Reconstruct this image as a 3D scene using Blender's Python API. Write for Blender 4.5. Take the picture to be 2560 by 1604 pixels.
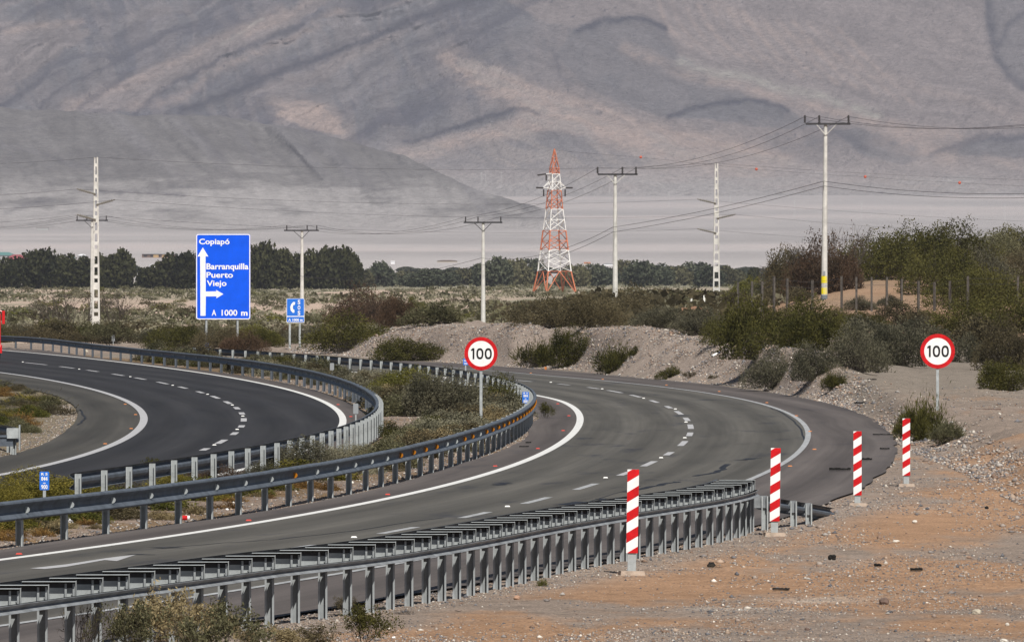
import bpy, math, random
import numpy as np
from mathutils import Vector, Matrix

# ------------------------------------------------------------------ scene, camera, light
for o in list(bpy.data.objects):
    bpy.data.objects.remove(o)
SC = bpy.context.scene
COL = SC.collection
H, F, HY, CX = 4.2, 22000.0, 683.0, 1280.0      # camera height, focal length and horizon measured on the photograph

cam = bpy.data.objects.new('camera', bpy.data.cameras.new('camera'))
COL.objects.link(cam)
cam.location = (0, 0, H)
cam.rotation_euler = (math.radians(90), 0, 0)
cam.data.sensor_width = 36
cam.data.lens = 36 * F / 2560
cam.data.shift_y = -119 / 2560
cam.data.clip_start = 1
cam.data.clip_end = 60000
SC.camera = cam

SUN = Vector((0.17, -0.63, 0.755)).normalized()
world = bpy.data.worlds.new('World')
SC.world = world
world.use_nodes = True
nt = world.node_tree
sky = nt.nodes.new('ShaderNodeTexSky')
sky.sky_type = 'NISHITA'
sky.sun_disc = False
sky.sun_elevation = math.asin(SUN.z)
sky.sun_rotation = math.atan2(SUN.x, SUN.y)
bg = nt.nodes['Background']
bg.inputs['Strength'].default_value = 0.050
nt.links.new(sky.outputs[0], bg.inputs[0])
sl = bpy.data.lights.new('sun', 'SUN')
sl.energy = 5.0
sl.angle = math.radians(0.53)
sl.color = (1.0, 0.95, 0.87)
so = bpy.data.objects.new('sun', sl)
COL.objects.link(so)
so.rotation_euler = SUN.to_track_quat('Z', 'Y').to_euler()
SC.view_settings.view_transform = 'Standard'
SC.view_settings.look = 'None'
SC.view_settings.exposure = 0.0
SC.view_settings.gamma = 1
SC.view_settings.use_curve_mapping = False

# ------------------------------------------------------------------ helpers
rnd = random.Random(7)
RN = np.random.RandomState(11)


def vnoise(x, y, seed=0):
    x = np.asarray(x, float); y = np.asarray(y, float)
    xi = np.floor(x).astype(np.int64); yi = np.floor(y).astype(np.int64)
    fx = x - xi; fy = y - yi
    fx = fx * fx * (3 - 2 * fx); fy = fy * fy * (3 - 2 * fy)

    def h(a, b):
        n = (a * 374761393 + b * 668265263 + seed * 982451653) & 0x7fffffff
        n = ((n ^ (n >> 13)) * 1274126177) & 0x7fffffff
        n = (n ^ (n >> 16)) & 0xffffff
        return n / float(0xffffff)
    a = h(xi, yi); b = h(xi + 1, yi); c = h(xi, yi + 1); d = h(xi + 1, yi + 1)
    return (a * (1 - fx) + b * fx) * (1 - fy) + (c * (1 - fx) + d * fx) * fy


def fbm(x, y, seed=0, octv=4, gain=.5):
    s = 0; a = 1; t = 0
    for i in range(octv):
        s = s + a * vnoise(x * 2 ** i, y * 2 ** i, seed + i * 17); t += a; a *= gain
    return s / t


def ridged(x, y, seed=0, octv=4, gain=.5):
    s = 0; a = 1; t = 0
    for i in range(octv):
        s = s + a * (1 - np.abs(2 * vnoise(x * 2 ** i, y * 2 ** i, seed + i * 13) - 1)); t += a; a *= gain
    return s / t


def sst(a, b, x):
    t = np.clip((np.asarray(x, float) - a) / (b - a), 0, 1)
    return t * t * (3 - 2 * t)


def gp(u, y, z=0.0):
    """point at height z that the photograph shows at pixel (u, y)"""
    d = (H - z) * F / (y - HY)
    return ((u - CX) * d / F, d)


def at(u, y, d):
    return ((u - CX) * d / F, d, H - (y - HY) * d / F)


def S(o, **k):
    for a, b in k.items():
        if b is not None:
            o[a] = b
    return o


def empty(name, label, cat, loc=(0, 0, 0), rz=0, group=None):
    o = bpy.data.objects.new(name, None)
    COL.objects.link(o)
    o.location = loc
    o.rotation_euler = (0, 0, rz)
    o.empty_display_size = .2
    S(o, label=label, category=cat, group=group)
    return o


def link_mesh(name, me, parent=None, mats=(), **tags):
    o = bpy.data.objects.new(name, me)
    COL.objects.link(o)
    for m in mats:
        if m.name not in [x.name for x in me.materials if x]:
            me.materials.append(m)
    if parent:
        o.parent = parent
    S(o, **tags)
    return o


def np_mesh(name, V, Q, smooth=False, attrs=None, matidx=None):
    """fast mesh from arrays; Q is (n,3) or (n,4)"""
    me = bpy.data.meshes.new(name)
    V = np.ascontiguousarray(V, np.float32); Q = np.ascontiguousarray(Q, np.int32)
    k = Q.shape[1]
    me.vertices.add(len(V)); me.vertices.foreach_set('co', V.ravel())
    me.loops.add(Q.size); me.loops.foreach_set('vertex_index', Q.ravel())
    me.polygons.add(len(Q))
    me.polygons.foreach_set('loop_start', np.arange(0, Q.size, k, dtype=np.int32))
    me.polygons.foreach_set('loop_total', np.full(len(Q), k, np.int32))
    if smooth:
        me.polygons.foreach_set('use_smooth', np.ones(len(Q), bool))
    if matidx is not None:
        me.polygons.foreach_set('material_index', np.asarray(matidx, np.int32))
    me.update(calc_edges=True)
    for n, (dom, arr) in (attrs or {}).items():
        arr = np.asarray(arr, np.float32)
        if arr.ndim == 2:
            a = me.attributes.new(n, 'FLOAT_COLOR', dom)
            a.data.foreach_set('color', np.c_[arr, np.ones(len(arr))].astype(np.float32).ravel())
        else:
            a = me.attributes.new(n, 'FLOAT', dom)
            a.data.foreach_set('value', arr)
    return me


class MB:
    def __init__(s):
        s.v = []; s.f = []; s.m = []

    def add(s, vs, fs, m=0):
        b = len(s.v)
        s.v += [tuple(v) for v in vs]
        s.f += [tuple(b + i for i in f) for f in fs]
        s.m += [m] * len(fs)
        return s

    def box(s, c, size, rz=0, m=0, taper=1.0, rx=0):
        M = Matrix.Rotation(rz, 3, 'Z') @ Matrix.Rotation(rx, 3, 'X')
        vs = []
        for dz in (-.5, .5):
            t = taper if dz > 0 else 1
            for dx, dy in ((-.5, -.5), (.5, -.5), (.5, .5), (-.5, .5)):
                vs.append(Vector(c) + M @ Vector((dx * size[0] * t, dy * size[1] * t, dz * size[2])))
        return s.add(vs, [(0, 3, 2, 1), (4, 5, 6, 7), (0, 1, 5, 4), (1, 2, 6, 5), (2, 3, 7, 6), (3, 0, 4, 7)], m)

    def tube(s, p0, p1, r0, r1=None, n=8, m=0):
        r1 = r0 if r1 is None else r1
        p0 = Vector(p0); p1 = Vector(p1); ax = (p1 - p0).normalized()
        a = ax.orthogonal().normalized(); b = ax.cross(a)
        vs = [p0 + (a * math.cos(2 * math.pi * i / n) + b * math.sin(2 * math.pi * i / n)) * r0 for i in range(n)]
        vs += [p1 + (a * math.cos(2 * math.pi * i / n) + b * math.sin(2 * math.pi * i / n)) * r1 for i in range(n)]
        fs = [(i, (i + 1) % n, n + (i + 1) % n, n + i) for i in range(n)] + [tuple(range(n - 1, -1, -1)), tuple(range(n, 2 * n))]
        return s.add(vs, fs, m)

    def prism(s, poly, y0, y1, m=0):
        """polygon in XZ extruded along Y"""
        n = len(poly)
        vs = [(x, y0, z) for x, z in poly] + [(x, y1, z) for x, z in poly]
        fs = [tuple(range(n)), tuple(range(2 * n - 1, n - 1, -1))] + [(i, n + i, n + (i + 1) % n, (i + 1) % n) for i in range(n)]
        return s.add(vs, fs, m)

    def mesh(s, name, smooth=False):
        me = bpy.data.meshes.new(name)
        me.from_pydata(s.v, [], s.f)
        me.polygons.foreach_set('material_index', s.m)
        if smooth:
            me.polygons.foreach_set('use_smooth', [True] * len(s.f))
        me.update()
        return me

    def obj(s, name, mats, parent=None, smooth=False, **tags):
        me = s.mesh(name, smooth)
        for m in (mats if isinstance(mats, (list, tuple)) else [mats]):
            me.materials.append(m)
        return link_mesh(name, me, parent, (), **tags)


def ball(r, seg=10, rings=6):
    m = MB(); vs = [(0, 0, r)]
    for i in range(1, rings):
        a = math.pi * i / rings
        for j in range(seg):
            b = 2 * math.pi * j / seg
            vs.append((r * math.sin(a) * math.cos(b), r * math.sin(a) * math.sin(b), r * math.cos(a)))
    vs.append((0, 0, -r)); fs = []
    for j in range(seg):
        fs.append((0, 1 + j, 1 + (j + 1) % seg))
        for i in range(rings - 2):
            p = 1 + i * seg
            fs.append((p + j, p + seg + j, p + seg + (j + 1) % seg, p + (j + 1) % seg))
        p = 1 + (rings - 2) * seg
        fs.append((p + j, len(vs) - 1, p + (j + 1) % seg))
    return m.add(vs, fs)


# ------------------------------------------------------------------ materials
def mat(name, col, rough=.8, metal=0.0, var=0.0, vscale=3.0, col2=None, bump=0.0, bscale=20.0, spec=.3, stretch=None):
    m = bpy.data.materials.new(name); m.use_nodes = True
    n = m.node_tree; b = n.nodes['Principled BSDF']
    b.inputs['Base Color'].default_value = (*col, 1)
    b.inputs['Roughness'].default_value = rough
    b.inputs['Metallic'].default_value = metal
    b.inputs['Specular IOR Level'].default_value = spec
    tc = n.nodes.new('ShaderNodeTexCoord'); mp = n.nodes.new('ShaderNodeMapping')
    n.links.new(tc.outputs['Object'], mp.inputs[0])
    if stretch:
        mp.inputs['Scale'].default_value = stretch
    if var > 0 or col2:
        t = n.nodes.new('ShaderNodeTexNoise'); t.inputs['Scale'].default_value = vscale
        t.inputs['Detail'].default_value = 6; t.inputs['Roughness'].default_value = .65
        n.links.new(mp.outputs[0], t.inputs[0])
        r = n.nodes.new('ShaderNodeValToRGB')
        c2 = col2 or tuple(max(0, c * (1 - var)) for c in col); c1 = col if col2 else tuple(min(1, c * (1 + var * .5)) for c in col)
        r.color_ramp.elements[0].position = .35; r.color_ramp.elements[1].position = .65
        r.color_ramp.elements[0].color = (*c2, 1); r.color_ramp.elements[1].color = (*c1, 1)
        n.links.new(t.outputs[0], r.inputs[0]); n.links.new(r.outputs[0], b.inputs['Base Color'])
    if bump > 0:
        t = n.nodes.new('ShaderNodeTexNoise'); t.inputs['Scale'].default_value = bscale; t.inputs['Detail'].default_value = 5
        n.links.new(mp.outputs[0], t.inputs[0])
        bp = n.nodes.new('ShaderNodeBump'); bp.inputs['Distance'].default_value = bump
        n.links.new(t.outputs[0], bp.inputs['Height']); n.links.new(bp.outputs[0], b.inputs['Normal'])
    return m


def leafmat(name, dark, light, trans=.25):
    m = bpy.data.materials.new(name); m.use_nodes = True
    n = m.node_tree; b = n.nodes['Principled BSDF']
    b.inputs['Roughness'].default_value = .75
    b.inputs['Specular IOR Level'].default_value = .15
    a = n.nodes.new('ShaderNodeAttribute'); a.attribute_name = 'v'
    oi = n.nodes.new('ShaderNodeObjectInfo')
    ma = n.nodes.new('ShaderNodeMath'); ma.operation = 'MULTIPLY_ADD'
    n.links.new(oi.outputs['Random'], ma.inputs[0]); ma.inputs[1].default_value = .5; ma.inputs[2].default_value = -.25
    ad = n.nodes.new('ShaderNodeMath'); ad.operation = 'ADD'
    n.links.new(a.outputs['Fac'], ad.inputs[0]); n.links.new(ma.outputs[0], ad.inputs[1])
    r = n.nodes.new('ShaderNodeValToRGB')
    r.color_ramp.elements[0].color = (*dark, 1); r.color_ramp.elements[1].color = (*light, 1)
    n.links.new(ad.outputs[0], r.inputs[0]); n.links.new(r.outputs[0], b.inputs['Base Color'])
    t = n.nodes.new('ShaderNodeBsdfTranslucent'); n.links.new(r.outputs[0], t.inputs[0])
    mx = n.nodes.new('ShaderNodeMixShader'); mx.inputs[0].default_value = trans
    n.links.new(b.outputs[0], mx.inputs[1]); n.links.new(t.outputs[0], mx.inputs[2])
    n.links.new(mx.outputs[0], n.nodes['Material Output'].inputs[0])
    return m


M = dict(
    steel=mat('galvanised_steel', (.115, .135, .165), .6, .15, var=.30, vscale=3, spec=.22, bump=.002, bscale=30),
    steel_pale=mat('pale_galvanised', (.41, .44, .45), .6, .1, var=.30, vscale=4, spec=.25),
    white=mat('white_paint', (.80, .80, .78), .5),
    signwhite=mat('white_sheeting', (.90, .90, .90), .45, var=.10, vscale=5),
    red=mat('red_sheeting', (.60, .008, .012), .45, var=.25, vscale=6),
    blue=mat('blue_sheeting', (.0, .10, .84), .45, var=.12, vscale=.8),
    blue2=mat('light_blue_sheeting', (.02, .17, .70), .5),
    black=mat('black_paint', (.01, .01, .01), .5),
    backgrey=mat('sign_back', (.35, .37, .39), .5, .4),
    amber=mat('amber_reflector', (.42, .15, .006), .4),
    redstud=mat('red_stud', (.50, .035, .02), .5),
    orangestud=mat('orange_stud', (.50, .17, .04), .5),
    concrete=mat('pole_concrete', (.64, .63, .60), .85, var=.25, vscale=1.2, bump=.01, bscale=12),
    slab=mat('slab_concrete', (.45, .36, .29), .9, var=.3, vscale=6, bump=.02),
    iron_and_shade=mat('crossarm_and_spacer_shade', (.05, .05, .055), .7, var=.3),
    ceramic=mat('insulator', (.045, .04, .04), .4),
    wire=mat('wire', (.06, .06, .07), .6),
    orange=mat('tower_orange', (.58, .19, .10), .7, var=.25),
    ball=mat('marker_ball', (.55, .13, .08), .6, var=.2),
    steel_mid=mat('weathered_galvanised', (.27, .29, .31), .6, .1, var=.35, vscale=3, spec=.25),
    twhite=mat('tower_white', (.78, .78, .77), .6, var=.1),
    wood=mat('old_post_wood', (.10, .09, .08), .9, var=.4, vscale=5),
    bark=mat('bark', (.10, .08, .06), .95, var=.4, vscale=4),
    rubber=mat('tyre_rubber', (.015, .014, .013), .85, var=.3, vscale=12, bump=.02),
    brownstone=mat('brown_stone', (.16, .11, .09), .9, var=.3, vscale=10, bump=.02),
    palestone=mat('pale_stone', (.50, .45, .36), .9, var=.25, vscale=10, bump=.02),
    whitestone=mat('white_stone', (.66, .62, .55), .9, var=.2, vscale=10, bump=.02),
    truckred=mat('truck_red', (.62, .01, .012), .3, spec=.6),
    glass=mat('dark_glass', (.02, .025, .03), .08, spec=.8),
    yellow=mat('yellow_plastic', (.80, .68, .02), .5),
    skyblue=mat('blue_plastic', (.05, .16, .65), .5),
)

# ------------------------------------------------------------------ curves of the two carriageways, fitted to points on the ground
def curve(pts, deg, h=0.0, more=()):
    X = []; D = []
    for u, y in pts:
        d = (H - h) * F / (y - HY); X.append((u - CX) * d / F); D.append(d)
    for u, y in more:
        d = H * F / (y - HY); X.append((u - CX) * d / F); D.append(d)
    X = np.array(X); D = np.array(D); o = np.argsort(D); X = X[o]; D = D[o]
    m = (D.min() + D.max()) / 2; s = (D.max() - D.min()) / 2
    c = np.polyfit((D - m) / s, X, deg, w=F / D); dc = np.polyder(c)
    lo, hi = D.min(), D.max()

    def f(q):
        q = np.asarray(q, float); t = (np.clip(q, lo, hi) - m) / s
        r = np.polyval(c, t)
        sl_lo = np.polyval(dc, (min(lo + 4, hi) - m) / s) / s; sl_hi = np.polyval(dc, (hi - 4 - m) / s) / s
        return r + np.where(q < lo, (q - lo) * sl_lo, 0) + np.where(q > hi, (q - hi) * sl_hi, 0)
    return f


c_rail = curve([(1335.7, 983), (1322, 975), (1313, 969.7), (1285, 954), (1275, 950), (1251, 944.6), (1225, 936.6), (1212, 931), (1182, 926), (1064, 914), (1021, 909.5), (974, 904.8), (925, 898.7), (876, 894), (800.5, 886), (749.5, 883), (721, 881.7), (693, 878.8), (575.6, 874.8), (390.7, 863.6), (294, 857), (232, 853), (166, 849)], 8, .7,
               [(99.5, 1356.5), (209.5, 1342), (309, 1330), (396.6, 1316.7), (477.5, 1302), (559.7, 1291.5), (628.6, 1281), (697, 1270), (760.7, 1258), (868, 1237), (918.5, 1225), (1043, 1191), (1117.5, 1168.7), (1197, 1142), (1242, 1126), (1280, 1105), (1306.5, 1089), (1327.7, 1070), (1345, 1049)])
c_dash = curve([(645, 1382), (810, 1362), (943.7, 1334), (1038, 1317.5), (1146.6, 1294.7), (1226, 1280), (1307.9, 1259), (1379.5, 1243), (1436.5, 1224), (1491, 1208.8), (1533, 1188.6), (1607.6, 1165.5), (1644.7, 1152.8), (1664.6, 1138), (1692.5, 1130), (1707.6, 1108.5), (1717, 1086), (1718, 1066.6), (1714.5, 1048.5), (1704, 1031.8), (1678, 1018), (1635.4, 1003.7), (1587.7, 990), (1537, 978.8), (1479, 969.8), (1415, 961), (1335.7, 954.4)], 6)
_in = curve([(0, 1399), (265, 1364.5), (636.6, 1306), (825.7, 1274), (1024.6, 1237), (1144, 1204), (1280, 1161), (1373, 1129), (1426, 1089), (1444, 1060), (1452, 1040), (1439, 1023), (1399, 1001.6), (1359.6, 989.7)], 6)
_out = curve([(0, 1561), (318, 1521), (451, 1500), (810, 1438), (1117, 1387), (1500, 1302), (1824, 1220), (1874, 1200), (1920, 1178), (1952, 1167), (1999.6, 1131.6), (2022, 1105), (2018, 1086.5), (1997, 1060), (1965, 1033), (1920, 1017), (1863.6, 999), (1784, 983), (1704, 971), (1598, 960), (1492, 951.7), (1386, 941), (1280, 930)], 6)
_el = curve([(0, 1374), (265, 1334), (636.6, 1281), (852, 1244), (1011, 1204), (1038, 1191), (1197, 1150), (1280, 1113), (1320, 1065), (1343, 1049)], 6)
_er = curve([(653, 1546), (719.6, 1535.6), (878.7, 1514), (1091, 1477), (1276.6, 1437), (1439, 1408), (1598, 1379), (1770, 1352), (1890, 1318), (2034, 1261), (2092, 1246), (2158, 1212), (2185, 1192), (2238, 1158), (2262, 1126), (2225, 1091.8), (2185, 1054.6), (2140, 1028), (2066, 1007), (1983.7, 991), (1863.6, 967), (1784, 960.5), (1678, 952.5), (1571.8, 943), (1492, 934), (1439, 926), (1359, 922), (1280, 919), (1117, 906), (1038, 899), (932, 895), (826, 887)], 9)


def blend(f, g, a, b):
    return lambda q: f(q) * (1 - sst(a, b, q)) + g(q) * sst(a, b, q)


c_in = blend(_in, lambda q: c_rail(q) + 1.25, 285, 330)
c_dashf = blend(c_dash, lambda q: c_rail(q) + 4.5, 330, 400)
c_out = blend(_out, lambda q: c_rail(q) + 7.6, 365, 420)
c_el = blend(_el, lambda q: c_rail(q) + .15, 235, 262)
c_er = blend(_er, lambda q: c_rail(q) + 10.2, 400, 450)

l_rail = curve([(152, 1182), (225, 1172.7), (291.8, 1164), (349, 1156.8), (408, 1148), (510, 1130), (599, 1116), (674, 1103.7), (740, 1090.5), (796, 1080), (838, 1068), (873, 1056), (902, 1045), (921, 1033), (937, 1017), (946, 999), (939.7, 991), (921, 972), (892, 955), (852, 943), (799, 930), (746, 919), (693, 907), (640, 901), (530, 887), (398, 875), (265, 861), (132, 846), (8, 838)], 8, .68)
_lo = curve([(8, 875.6), (159, 890), (318, 906), (477.5, 930), (636.6, 954), (719.6, 972), (799, 1001.6), (847, 1031), (860, 1057), (835, 1085), (625, 1162)], 6)
l_dash = curve([(20, 902), (95.5, 909), (164, 918.5), (233, 927), (294, 937), (353, 946), (406.5, 957), (455.5, 969), (498, 979), (537, 992.7), (567.6, 1006), (590, 1020), (608, 1033.5), (611.4, 1049), (602, 1066), (584, 1083.7), (555, 1104), (512, 1123)], 6)
_li = curve([(0, 931), (159, 956.5), (265, 983), (331.6, 1009.5), (355, 1031), (359, 1049), (345, 1073), (318, 1094), (265, 1118), (185.7, 1145), (79.6, 1170), (0, 1187)], 6)
_ll = curve([(0, 962), (93, 976), (159, 996), (191, 1023), (196, 1039), (186, 1057), (159, 1081), (119, 1105), (53, 1129), (0, 1142)], 6)
l_out = blend(lambda q: l_rail(q) - 1.0, _lo, 195, 215)
l_er = lambda q: l_rail(q) + np.interp(q, [0, 250, 270, 300], [.15, .15, -.12, -.12])

D_EDGE = ([700, 826, 932, 1038, 1117, 1280, 1359, 1439, 1492, 1571, 1678, 1784, 1863, 1983, 2066, 2140, 2185, 2225, 2262, 2600],
          [470, 453, 436, 428, 414, 392, 387, 380, 368, 355, 343, 333, 325, 300, 285, 268, 249, 230, 209, 150])


# ------------------------------------------------------------------ ground height
def ground_z(X, Y):
    X = np.asarray(X, float); Y = np.asarray(Y, float); d = np.maximum(Y, 50.0)
    u = CX + F * X / d
    z = np.interp(d, [0, 500, 560, 750, 930, 1300, 1900, 3200, 4500, 6000, 9000, 12500, 14000],
                  [0, 0, -.25, -1.4, -1.3, -.9, 0, 0, 5, 14, 50, 112, 140])
    de = np.interp(u, *D_EDGE)
    w = np.interp(u, [0, 1700, 1900, 2000, 2250, 4000], [21, 20, 14, 15, 50, 60])
    hb = np.interp(u, [760, 860, 905, 1038, 1104, 1280, 1465, 1598, 1660, 1704, 1797, 1850, 1920, 2020, 2080, 2150, 2300, 2600, 4000],
                   [0, .35, .80, 1.46, 1.62, 1.70, 1.70, 1.85, 1.8, 1.62, 1.42, 1.30, 1.42, 1.36, 1.1, .78, .5, .6, .8])
    t = (d - de - 2.0)
    rise = sst(0, 1, t / w)
    lump = (fbm(X * .55, Y * .10, 5) - .5) * .45 * sst(.1, .5, rise * (hb > 1.0)) + (fbm(X * 1.7, Y * .5, 8) - .5) * .26 * sst(0, .3, rise)
    fall = 1 - sst(18, 120, t - w) * (1 - .8 * sst(1780, 2120, u))
    z = z + (hb * rise + lump) * fall * (t > 0)
    # higher sandy ground to the right, a shrub covered dune
    ra = sst(1180, 1540, u) * np.interp(d, [560, 690, 900, 1100, 1700], [0, 2.9, 3.0, 1.6, 0])
    hill = sst(1780, 2250, u) * np.interp(d, [400, 500, 564, 640, 700, 900, 1200, 1700], [0, .7, 1.9, 3.6, 4.6, 4.2, 1.5, 0])
    z = z + np.maximum(ra * (1 - .6 * sst(1750, 2150, u)), 0) + hill
    # roads: everything under the asphalt sinks a little
    inR = sst(-.5, .1, X - c_el(d)) * (1 - sst(-.1, .5, X - c_er(d)))
    inL = sst(-.5, .1, X - (_ll(d))) * (1 - sst(-.1, .5, X - l_er(d)))
    road = np.maximum(inR, inL) * (d < 620)
    n = (fbm(X * .35, Y * .06, 3) - .5) * .10 + (fbm(X * 1.5, Y * .4, 9) - .5) * .035
    n = n * (1 - sst(300, 600, d)) + (fbm(X * .02, Y * .004, 4) - .5) * np.interp(d, [600, 1000, 4000], [0, .5, .9])
    z = z + n * (1 - road) - .010 - road * .025
    return z


def gz(x, y):
    return float(ground_z(np.array([x]), np.array([y]))[0])


# ------------------------------------------------------------------ ground mesh
def lin(*c):
    return np.array([((v / 255 + .055) / 1.055) ** 2.4 if v > 10 else v / 255 / 12.92 for v in c])


def build_ground():
    ys = np.arange(1750, 925, -3.5)
    d1 = H * F / (ys - HY)
    rows = np.concatenate([[-60, -20, 10, 40, 60, 75], d1[d1 > 85], np.arange(d1[-1] + 2, 580, 2.0), np.arange(580, 1000, 6.0),
                           1000 * 1.03 ** np.arange(0, 87)])
    uc = np.arange(-500, 3070, 8.0)
    side = 60 * 1.28 ** np.arange(1, 24)
    uc = np.concatenate([(-500 - np.cumsum(side))[::-1], uc, 3064 + np.cumsum(side)])
    U, D = np.meshgrid(uc, rows)
    De = np.maximum(D, 60)
    X = (U - CX) * De / F
    Z = ground_z(X, D)
    nr, nc = U.shape
    idx = np.arange(nr * nc).reshape(nr, nc)
    Q = np.stack([idx[:-1, :-1], idx[:-1, 1:], idx[1:, 1:], idx[1:, :-1]], -1).reshape(-1, 4)
    x = X.ravel(); d = D.ravel(); u = U.ravel(); z = Z.ravel()
    dm = np.maximum(d, 60)
    yp = HY + (H - 0) * F / dm
    # --- earth colours
    sand = np.array([.37, .228, .140]); grav = np.array([.285, .228, .187]); bermc = np.array([.31, .252, .212])
    beige = np.array([.235, .20, .165]); pale = np.array([.52, .40, .32]); fan = np.array([.45, .42, .412]); scrub = np.array([.26, .24, .17])
    dry = np.array([.20, .135, .075])
    C = np.tile(grav, (len(x), 1))

    def mix(C, col, w):
        w = np.clip(w, 0, 1)[:, None]
        return C * (1 - w) + np.asarray(col) * w
    blobs = [(2200, 1310, 420, 48, 1.3), (1950, 1270, 120, 26, 1.0), (1560, 1455, 330, 32, 1.15), (2350, 1420, 260, 26, 1.0), (2200, 1450, 420, 22, .8),
             (2500, 1230, 150, 60, .9), (1150, 1590, 300, 30, .9), (2420, 1560, 260, 24, .6), (1750, 1400, 180, 30, .8), (2450, 1000, 200, 24, .5), (2300, 1500, 380, 20, .7)]
    s = sum(a * np.exp(-((u - p) / q) ** 2 - ((yp - r) / t) ** 2) for p, r, q, t, a in blobs)
    s = s + (fbm(x * .5, d * .16, 31) - .5) * 1.3 + (fbm(x * 2.5, d * .8, 33) - .5) * .7
    C = mix(C, sand, sst(.12, .6, s) * (yp > 980))
    edge = np.exp(-((x - c_er(dm) - .5) / .9) ** 2) * (yp > 1240)
    C = mix(C, grav * 1.05, edge * 1.2)
    wht = np.exp(-((u - 1850) / 130) ** 2 - ((yp - 1517) / 5) ** 2) + .8 * np.exp(-((u - 2040) / 130) ** 2 - ((yp - 1493) / 7) ** 2)
    C = mix(C, [.55, .50, .44], wht * (.3 + .8 * fbm(x * 4, d * 2, 77)))
    # terrace to the right and berm
    C = mix(C, beige * 1.0, sst(1080, 1000, yp) * (d < 460))
    de = np.interp(u, *D_EDGE)
    be = sst(0, 6, d - de) * sst(560, 480, d) * sst(700, 800, u)
    C = mix(C, bermc * (.85 + .3 * fbm(x * .8, d * .2, 41))[:, None], be * sst(2150, 2050, u))
    # median and island: dry soil with rusty weeds
    med = ((x > l_er(dm)) & (x < c_el(dm)) & (d > 60) & (d < 470)).astype(float)
    C = mix(C, np.where((fbm(x * .7, d * .12, 51) > .5)[:, None], dry, np.array([.26, .20, .16])), med * .85)
    isl = ((x < _ll(dm)) & (d < 380) & (d > 150)).astype(float)
    C = mix(C, [.20, .165, .105], isl * .8)
    # plain
    pl = sst(540, 600, d)
    C = mix(C, scrub, pl)
    pn = fbm(x * .035, d * .006, 61, 5)
    C = mix(C, pale, pl * sst(.46, .54, pn) * sst(3000, 1800, d))
    C = mix(C, pale * .95, pl * np.exp(-((yp - 752) / 16) ** 2) * sst(.38, .5, fbm(x * .06, d * .01, 66, 4)) * sst(1850, 1700, u))
    C = mix(C, np.array([.36, .215, .135]), sst(1780, 1950, u) * sst(420, 470, d) * sst(1400, 1000, d) * (.45 + .6 * fbm(x * .2, d * .05, 63)))
    C = mix(C, fan, sst(2600, 4200, d))
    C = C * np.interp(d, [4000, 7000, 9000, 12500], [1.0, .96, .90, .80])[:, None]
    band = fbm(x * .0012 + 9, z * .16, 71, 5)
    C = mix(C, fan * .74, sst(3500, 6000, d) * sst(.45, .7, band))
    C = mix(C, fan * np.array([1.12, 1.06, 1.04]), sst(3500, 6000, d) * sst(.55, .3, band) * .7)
    # inside the asphalt footprint keep dark soil
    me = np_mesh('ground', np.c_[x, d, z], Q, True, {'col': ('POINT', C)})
    m = bpy.data.materials.new('earth'); m.use_nodes = True
    n = m.node_tree; b = n.nodes['Principled BSDF']; b.inputs['Roughness'].default_value = .95; b.inputs['Specular IOR Level'].default_value = .1
    a = n.nodes.new('ShaderNodeAttribute'); a.attribute_name = 'col'
    g = n.nodes.new('ShaderNodeNewGeometry')
    prev = a.outputs['Color']
    for sc, lo, hi, det in ((28, .55, 1.45, 3), (7, .75, 1.25, 4), (.9, .86, 1.14, 4), (.05, .9, 1.1, 4)):
        t = n.nodes.new('ShaderNodeTexNoise'); t.inputs['Scale'].default_value = sc; t.inputs['Detail'].default_value = det
        n.links.new(g.outputs['Position'], t.inputs[0])
        mr = n.nodes.new('ShaderNodeMapRange'); mr.inputs[1].default_value = .3; mr.inputs[2].default_value = .7
        mr.inputs[3].default_value = lo; mr.inputs[4].default_value = hi
        n.links.new(t.outputs[0], mr.inputs[0])
        vm = n.nodes.new('ShaderNodeVectorMath'); vm.operation = 'MULTIPLY'
        n.links.new(prev, vm.inputs[0]); n.links.new(mr.outputs[0], vm.inputs[1]); prev = vm.outputs[0]
    n.links.new(prev, b.inputs['Base Color'])
    t = n.nodes.new('ShaderNodeTexNoise'); t.inputs['Scale'].default_value = 14; t.inputs['Detail'].default_value = 8; t.inputs['Roughness'].default_value = .7
    n.links.new(g.outputs['Position'], t.inputs[0])
    bp = n.nodes.new('ShaderNodeBump'); bp.inputs['Distance'].default_value = .05; bp.inputs['Strength'].default_value = .8
    n.links.new(t.outputs[0], bp.inputs['Height']); n.links.new(bp.outputs[0], b.inputs['Normal'])
    link_mesh('ground', me, None, [m], kind='structure')


build_ground()


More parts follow.
